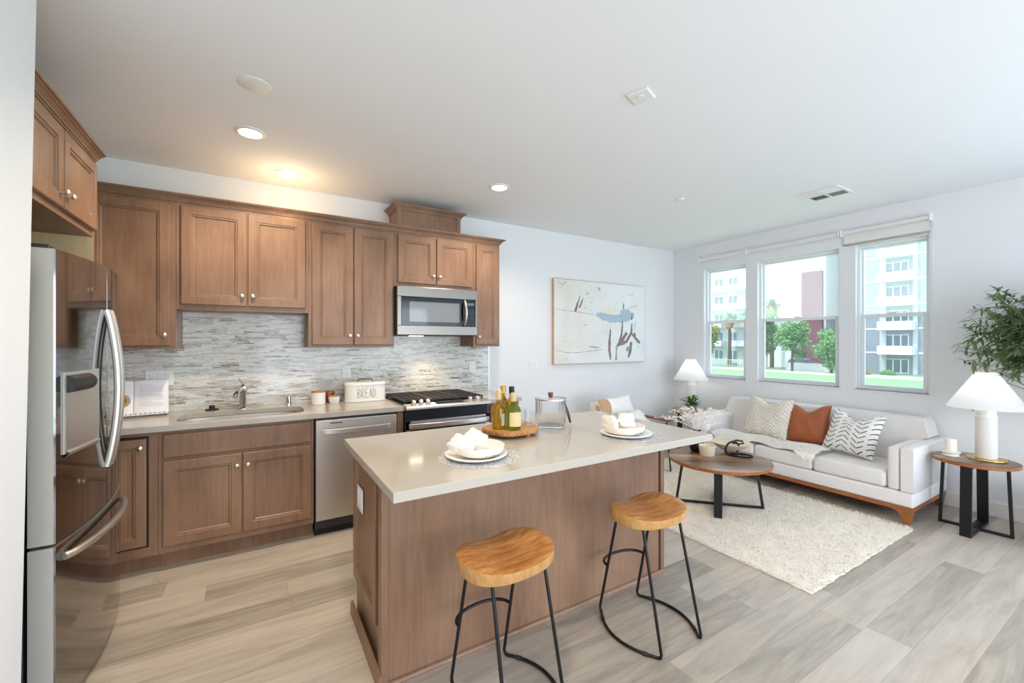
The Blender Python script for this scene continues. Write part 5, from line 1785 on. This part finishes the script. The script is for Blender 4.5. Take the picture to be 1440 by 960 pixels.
b = MB(); b.lathe([(0, -.004), (.070, -.004), (.075, -.002), (.076, -.0004), (0, -.0004)], (-.005, 2.516, H), 40); tag(b.build('ceiling_speaker_cover', M['white'], smooth=True, ang=50), 'flat white round cover on the ceiling above the kitchen aisle', 'cover')
t = thing('smoke_alarm', 'square white alarm on the ceiling above the island', 'alarm', (1.745, 1.565, H), R(20))
b = MB(); c_, s__ = math.cos(R(20)), math.sin(R(20))
def rot(px, py): return Vector((1.745 + px * c_ - py * s__, 1.565 + px * s__ + py * c_, 0))
b.loft([[rot(k * sx, k * sy) + Vector((0, 0, H + z)) for sx, sy in ((-1, -1), (1, -1), (1, 1), (-1, 1))] for k, z in ((.060, -.0005), (.060, -.006), (.052, -.011))]); b.build('housing', M['white'], t, bev=.006)
b = MB(); b.lathe([(0, -.0135), (.020, -.0135), (.022, -.0114), (0, -.0114)], (1.745, 1.565, H), 20); b.build('test_button', M['plastic_white'], t, smooth=True)
b = MB(); b.lathe([(0, -.012), (.034, -.011), (.042, -.005), (.043, -.0004), (0, -.0004)], (3.326, 2.521, H), 32); tag(b.build('sprinkler_cover', M['white'], smooth=True, ang=50), 'tiny white round sprinkler cover on the ceiling before the painting', 'cover')
# supply vent: four louvred panels
vx, vy = 4.285, 1.76
t = thing('ceiling_vent', 'white four-panel air vent in the ceiling near the windows', 'vent', (vx, vy, H))
b = MB()
hx, hy = .155, .155
for a, c in (((-hx, -hy), (hx, -hy + .022)), ((-hx, hy - .022), (hx, hy)), ((-hx, -hy + .022), (-hx + .022, hy - .022)), ((hx - .022, -hy + .022), (hx, hy - .022)), ((-.008, -hy + .022), (.008, hy - .022)), ((-hx + .022, -.008), (-.008, .008)), ((.008, -.008), (hx - .022, .008))):
    b.box((vx + a[0], vy + a[1], H - .010), (vx + c[0], vy + c[1], H - .0004))
b.build('frame', M['white'], t, bev=.002)
for qx in (-1, 1):
    for qy in (-1, 1):
        b = MB(); xa, xb = sorted((qx * .008, qx * (hx - .022))); ya, yb = sorted((qy * .008, qy * (hy - .022)))
        b.box((vx + xa, vy + ya, H - .0012), (vx + xb, vy + yb, H - .0006), 1)
        for k in range(6):
            if (qx * qy) > 0:
                y = vy + ya + (yb - ya) * (k + .5) / 6
                b.obox((vx + (xa + xb) / 2, y, H - .006), (xb - xa, .014, .0012), Matrix.Rotation(R(35 * qy), 3, 'X'))
            else:
                x = vx + xa + (xb - xa) * (k + .5) / 6
                b.obox((x, vy + (ya + yb) / 2, H - .006), (.014, yb - ya, .0012), Matrix.Rotation(R(-35 * qx), 3, 'Y'))
        b.build('louvre_panel', [M['white'], M['dark_metal']], t, fix=False)
# ================================================================== outside
GZ = -2.35
b = MB(); b.box((5.6, -60, GZ - .2), (55.0, 110, GZ)); struct(b.build('ground_lawn', M['lawn']))
b = MB(); b.box((55.0, -60, GZ - .2), (60.0, 110, GZ + .02)); struct(b.build('path', M['concrete']))
b = MB(); b.box((60.0, -60, GZ - .2), (100, 140, GZ - .01)); struct(b.build('ground_verge', M['lawn']))


def facade(name, label, x0, x1, y0, y1, z1, mat, z0=GZ):
    t = thing(name, label, 'building', ((x0 + x1) / 2, (y0 + y1) / 2, z0), 0, 'apartment buildings outside the windows')
    b = MB(); b.box((x0, y0, z0), (x1, y1, z1)); b.build('wall', M[mat], t)
    return t


def win(t, x, y0, y1, z0, z1, cols=2):
    b = MB(); e = .07
    b.box((x - .10, y0, z0), (x - .01, y0 + e, z1)); b.box((x - .10, y1 - e, z0), (x - .01, y1, z1)); b.box((x - .10, y0 + e, z0), (x - .01, y1 - e, z0 + e)); b.box((x - .10, y0 + e, z1 - e), (x - .01, y1 - e, z1))
    for k in range(1, cols):
        y = y0 + (y1 - y0) * k / cols; b.box((x - .09, y - .05, z0 + e), (x - .01, y + .05, z1 - e))
    w = b.build('window', M['facade_white'], t)
    b = MB(); b.box((x - .05, y0 + e, z0 + e), (x - .012, y1 - e, z1 - e)); b.build('pane', M['facade_glass'], w)


# grey block with white balconies, seen through the window nearest the olive tree
FX = 64.0
t = facade('apartment_building', 'grey apartment block with stacked white balconies', FX, FX + 14, 2, 24.6, 21.0, 'facade_grey')
b = MB(); b.box((FX - .25, 19.9, GZ), (FX - .005, 20.5, 18.5)); b.box((FX - .25, 17.1, GZ), (FX - .005, 17.5, 18.5)); b.build('pilaster', M['facade_pale'], t)
for k in range(7):
    zf = -3.05 + 2.83 * k
    if k:
        b = MB(); b.box((FX - .06, 2, zf + .25), (FX - .005, 24.6, zf + .42)); b.build('floor_band', M['facade_white'], t)
        b = MB(); b.box((FX - 1.5, 17.25, zf + .15), (FX - .01, 20.35, zf + 1.15)); b.build('balcony', M['facade_white'], t)
    win(t, FX, 17.9, 20.0, max(GZ + .1, zf + .6), zf + 2.45, 3)
    win(t, FX, 21.9, 23.0, max(GZ + .1, zf + .9), zf + 2.3, 2)
    win(t, FX, 13.6, 15.2, zf + .9, zf + 2.3, 2)
# white tower with a maroon strip
FX = 66.0
t = facade('apartment_tower', 'white building with a tall maroon strip beyond the middle window', FX, FX + 12, 27.0, 34.6, 22.0, 'facade_white')
b = MB(); b.box((FX - .5, 27.25, GZ), (FX - .005, 29.75, 11.1)); b.build('maroon_strip', M['facade_maroon'], t)
# pale block to the left
FX = 66.0
t = facade('apartment_block', 'pale apartment block far left beyond the windows', FX, FX + 14, 34.7, 64, 13.2, 'facade_pale')
for k in range(5):
    zf = -2.3 + 2.95 * k
    for y in (36.0, 39.2, 41.6, 44.2, 47.0):
        win(t, FX, y, y + 1.6, zf + .8, zf + 2.35, 2)
    if k:
        for y in (35.6, 41.2):
            b = MB(); b.box((FX - 1.4, y, zf + .05), (FX - .01, y + 4.2, zf + .95)); b.build('balcony', M['facade_white'], t)


def tree(x, y, h, w, label, mat='tree_leaf', seed=0, name='street_tree', n=3600):
    t = thing(name, label, 'tree', (x, y, GZ), 0, 'trees outside the windows')
    b = MB(); b.tube([(x, y, GZ), (x + .1, y, GZ + h * .35), (x, y + .1, GZ + h * .7)], [.16, .12, .05], 8)
    r_ = random.Random(seed)
    clumps = []
    for k in range(14):
        a = r_.uniform(0, 2 * PI); rr = w * r_.uniform(.1, .60)
        clumps.append((Vector((x + rr * math.cos(a), y + rr * math.sin(a), GZ + h * r_.uniform(.24, .84))), w * r_.uniform(.42, .62)))
        b.tube([(x, y, GZ + h * .35), clumps[-1][0]], [.06, .02], 6)
    b.build('trunk', M['twig'], t, smooth=True)
    b = MB()
    for k in range(n):
        c, r = r_.choice(clumps)
        d = Vector((r_.gauss(0, 1), r_.gauss(0, 1), r_.gauss(0, .8))).normalized()
        p = c + d * r * r_.random() ** .4
        u = Vector((r_.gauss(0, 1), r_.gauss(0, 1), r_.gauss(0, 1))).normalized(); v = u.orthogonal().normalized()
        s = r_.uniform(.14, .28)
        b.add([p - u * s, p + v * s * .5, p + u * s, p - v * s * .5], [(0, 1, 2, 3)])
    b.build('crown', M[mat], t, fix=False)


def palm(x, y, h, label, seed):
    t = thing('palm_tree', label, 'tree', (x, y, GZ), 0, 'trees outside the windows')
    b = MB(); b.tube([(x, y, GZ), (x + .1, y, GZ + h * .5), (x, y, GZ + h)], [.28, .24, .2], 10); b.build('trunk', M['twig'], t, smooth=True)
    b = MB(); b.lathe([(.22, -1.7), (.55, -1.4), (.68, -.7), (.5, -.1), (.2, 0)], (x, y, GZ + h), 16); b.build('dry_skirt', M['palm_skirt'], t, smooth=True)
    b = MB(); r_ = random.Random(seed)
    for k in range(44):
        a = r_.uniform(0, 2 * PI); e = r_.uniform(-.2, 1.3)
        d = Vector((math.cos(a) * math.cos(e), math.sin(a) * math.cos(e), math.sin(e)))
        leaf(b, Vector((x, y, GZ + h)), d, r_.uniform(1.1, 1.7), .45, .35)
    b.build('fronds', M['tree_leaf'], t, fix=False)


tree(58.6, 31.2, 8.8, 1.9, 'leafy green tree left in the middle window', seed=1)
tree(58.6, 27.7, 8.0, 1.9, 'leafy green tree right of the first one in the middle window', seed=2)
tree(58.6, 23.4, 5.4, 1.9, 'small green tree before the maroon strip', seed=3)
tree(57.0, 39.0, 7.2, 2.3, 'yellowing tree in the leftmost window', 'tree_leaf_yellow', 4)
palm(63.2, 38.9, 7.4, 'palm with a dry brown skirt in the leftmost window, left of its twin', 5)
palm(63.2, 36.0, 7.6, 'palm with a dry brown skirt in the leftmost window, next to the window frame', 6)
palm(63.9, 32.9, 9.0, 'taller palm behind the trees of the middle window', 7)


def bush(x, y, r, label, mat, seed):
    b = MB(); r_ = random.Random(seed)
    for k in range(350):
        d = Vector((r_.gauss(0, 1), r_.gauss(0, 1), abs(r_.gauss(0, .7)))).normalized(); p = Vector((x, y, GZ + .03)) + Vector((d.x * r * 1.3, d.y * r * 1.3, d.z * r)) * r_.random() ** .3
        u = Vector((r_.gauss(0, 1), r_.gauss(0, 1), r_.gauss(0, 1))).normalized(); v = u.orthogonal().normalized(); s = r_.uniform(.08, .16)
        b.add([p - u * s, p + v * s * .6, p + u * s, p - v * s * .6], [(0, 1, 2, 3)])
    tag(b.build('bush', M[mat], fix=False), label, 'bush', 'bushes along the path')


bush(59.2, 20.9, .8, 'yellowish bush right of the trees in the middle window', 'palm_skirt', 1)
bush(61.4, 19.0, .55, 'low green bush left of the balconies', 'tree_leaf', 2)
bush(61.8, 37.4, .6, 'low green bush under the palms', 'tree_leaf', 3)

# parked white car behind the trees
cx, cy = 62.6, 28.2
t = thing('parked_car', 'white car parked behind the trees outside', 'car', (cx, cy, GZ))
b = MB()
def sec(y, zs):
    return [Vector((cx + sx * w_ , cy + y, GZ + z)) for sx, w_, z in zs]
prof = [(-2.1, .45, .70), (-2.0, .35, .85), (-1.1, .30, .95), (1.3, .30, .98), (2.0, .35, .92), (2.1, .45, .75)]
b.loft([[Vector((cx - .85, cy + y, GZ + a)), Vector((cx + .85, cy + y, GZ + a)), Vector((cx + .8, cy + y, GZ + c)), Vector((cx - .8, cy + y, GZ + c))] for y, a, c in prof]); b.build('body', M['car_paint'], t, bev=.05)
b = MB(); b.loft([[Vector((cx - .74, cy + y0, GZ + z)), Vector((cx + .74, cy + y0, GZ + z)), Vector((cx + .74, cy + y1, GZ + z)), Vector((cx - .74, cy + y1, GZ + z))] for y0, y1, z in ((-1.2, 1.7, .955), (-.5, 1.3, 1.42))]); b.build('cabin_glass', M['facade_glass'], t, bev=.04)
b = MB(); b.box((cx - .66, cy - .48, GZ + 1.422), (cx + .66, cy + 1.26, GZ + 1.46)); b.build('roof', M['car_paint'], t, bev=.02)
for y in (-1.35, 1.35):
    for sx in (-1, 1):
        b = MB(); b.cyl((cx + sx * .70, cy + y, GZ + .33), (cx + sx * .88, cy + y, GZ + .33), .32, n=24); b.build('wheel', M['rubber'], t, smooth=True)
# low wall in front of the car
b = MB(); b.box((60.9, 22.5, GZ), (61.0, 29.6, GZ + .9)); tag(b.build('low_barrier', M['facade_white']), 'low white wall along the path behind the trees', 'barrier')
b = MB()
for k in range(26):
    b.box((60.2, 33.4 + k * .4, GZ), (60.26, 33.45 + k * .4, GZ + 1.1))
b.box((60.2, 33.4, GZ + 1.05), (60.26, 43.5, GZ + 1.12)); b.box((60.2, 33.4, GZ + .15), (60.26, 43.5, GZ + .2))
tag(b.build('railing', M['facade_white']), 'white metal railing along the path beyond the leftmost window', 'railing')
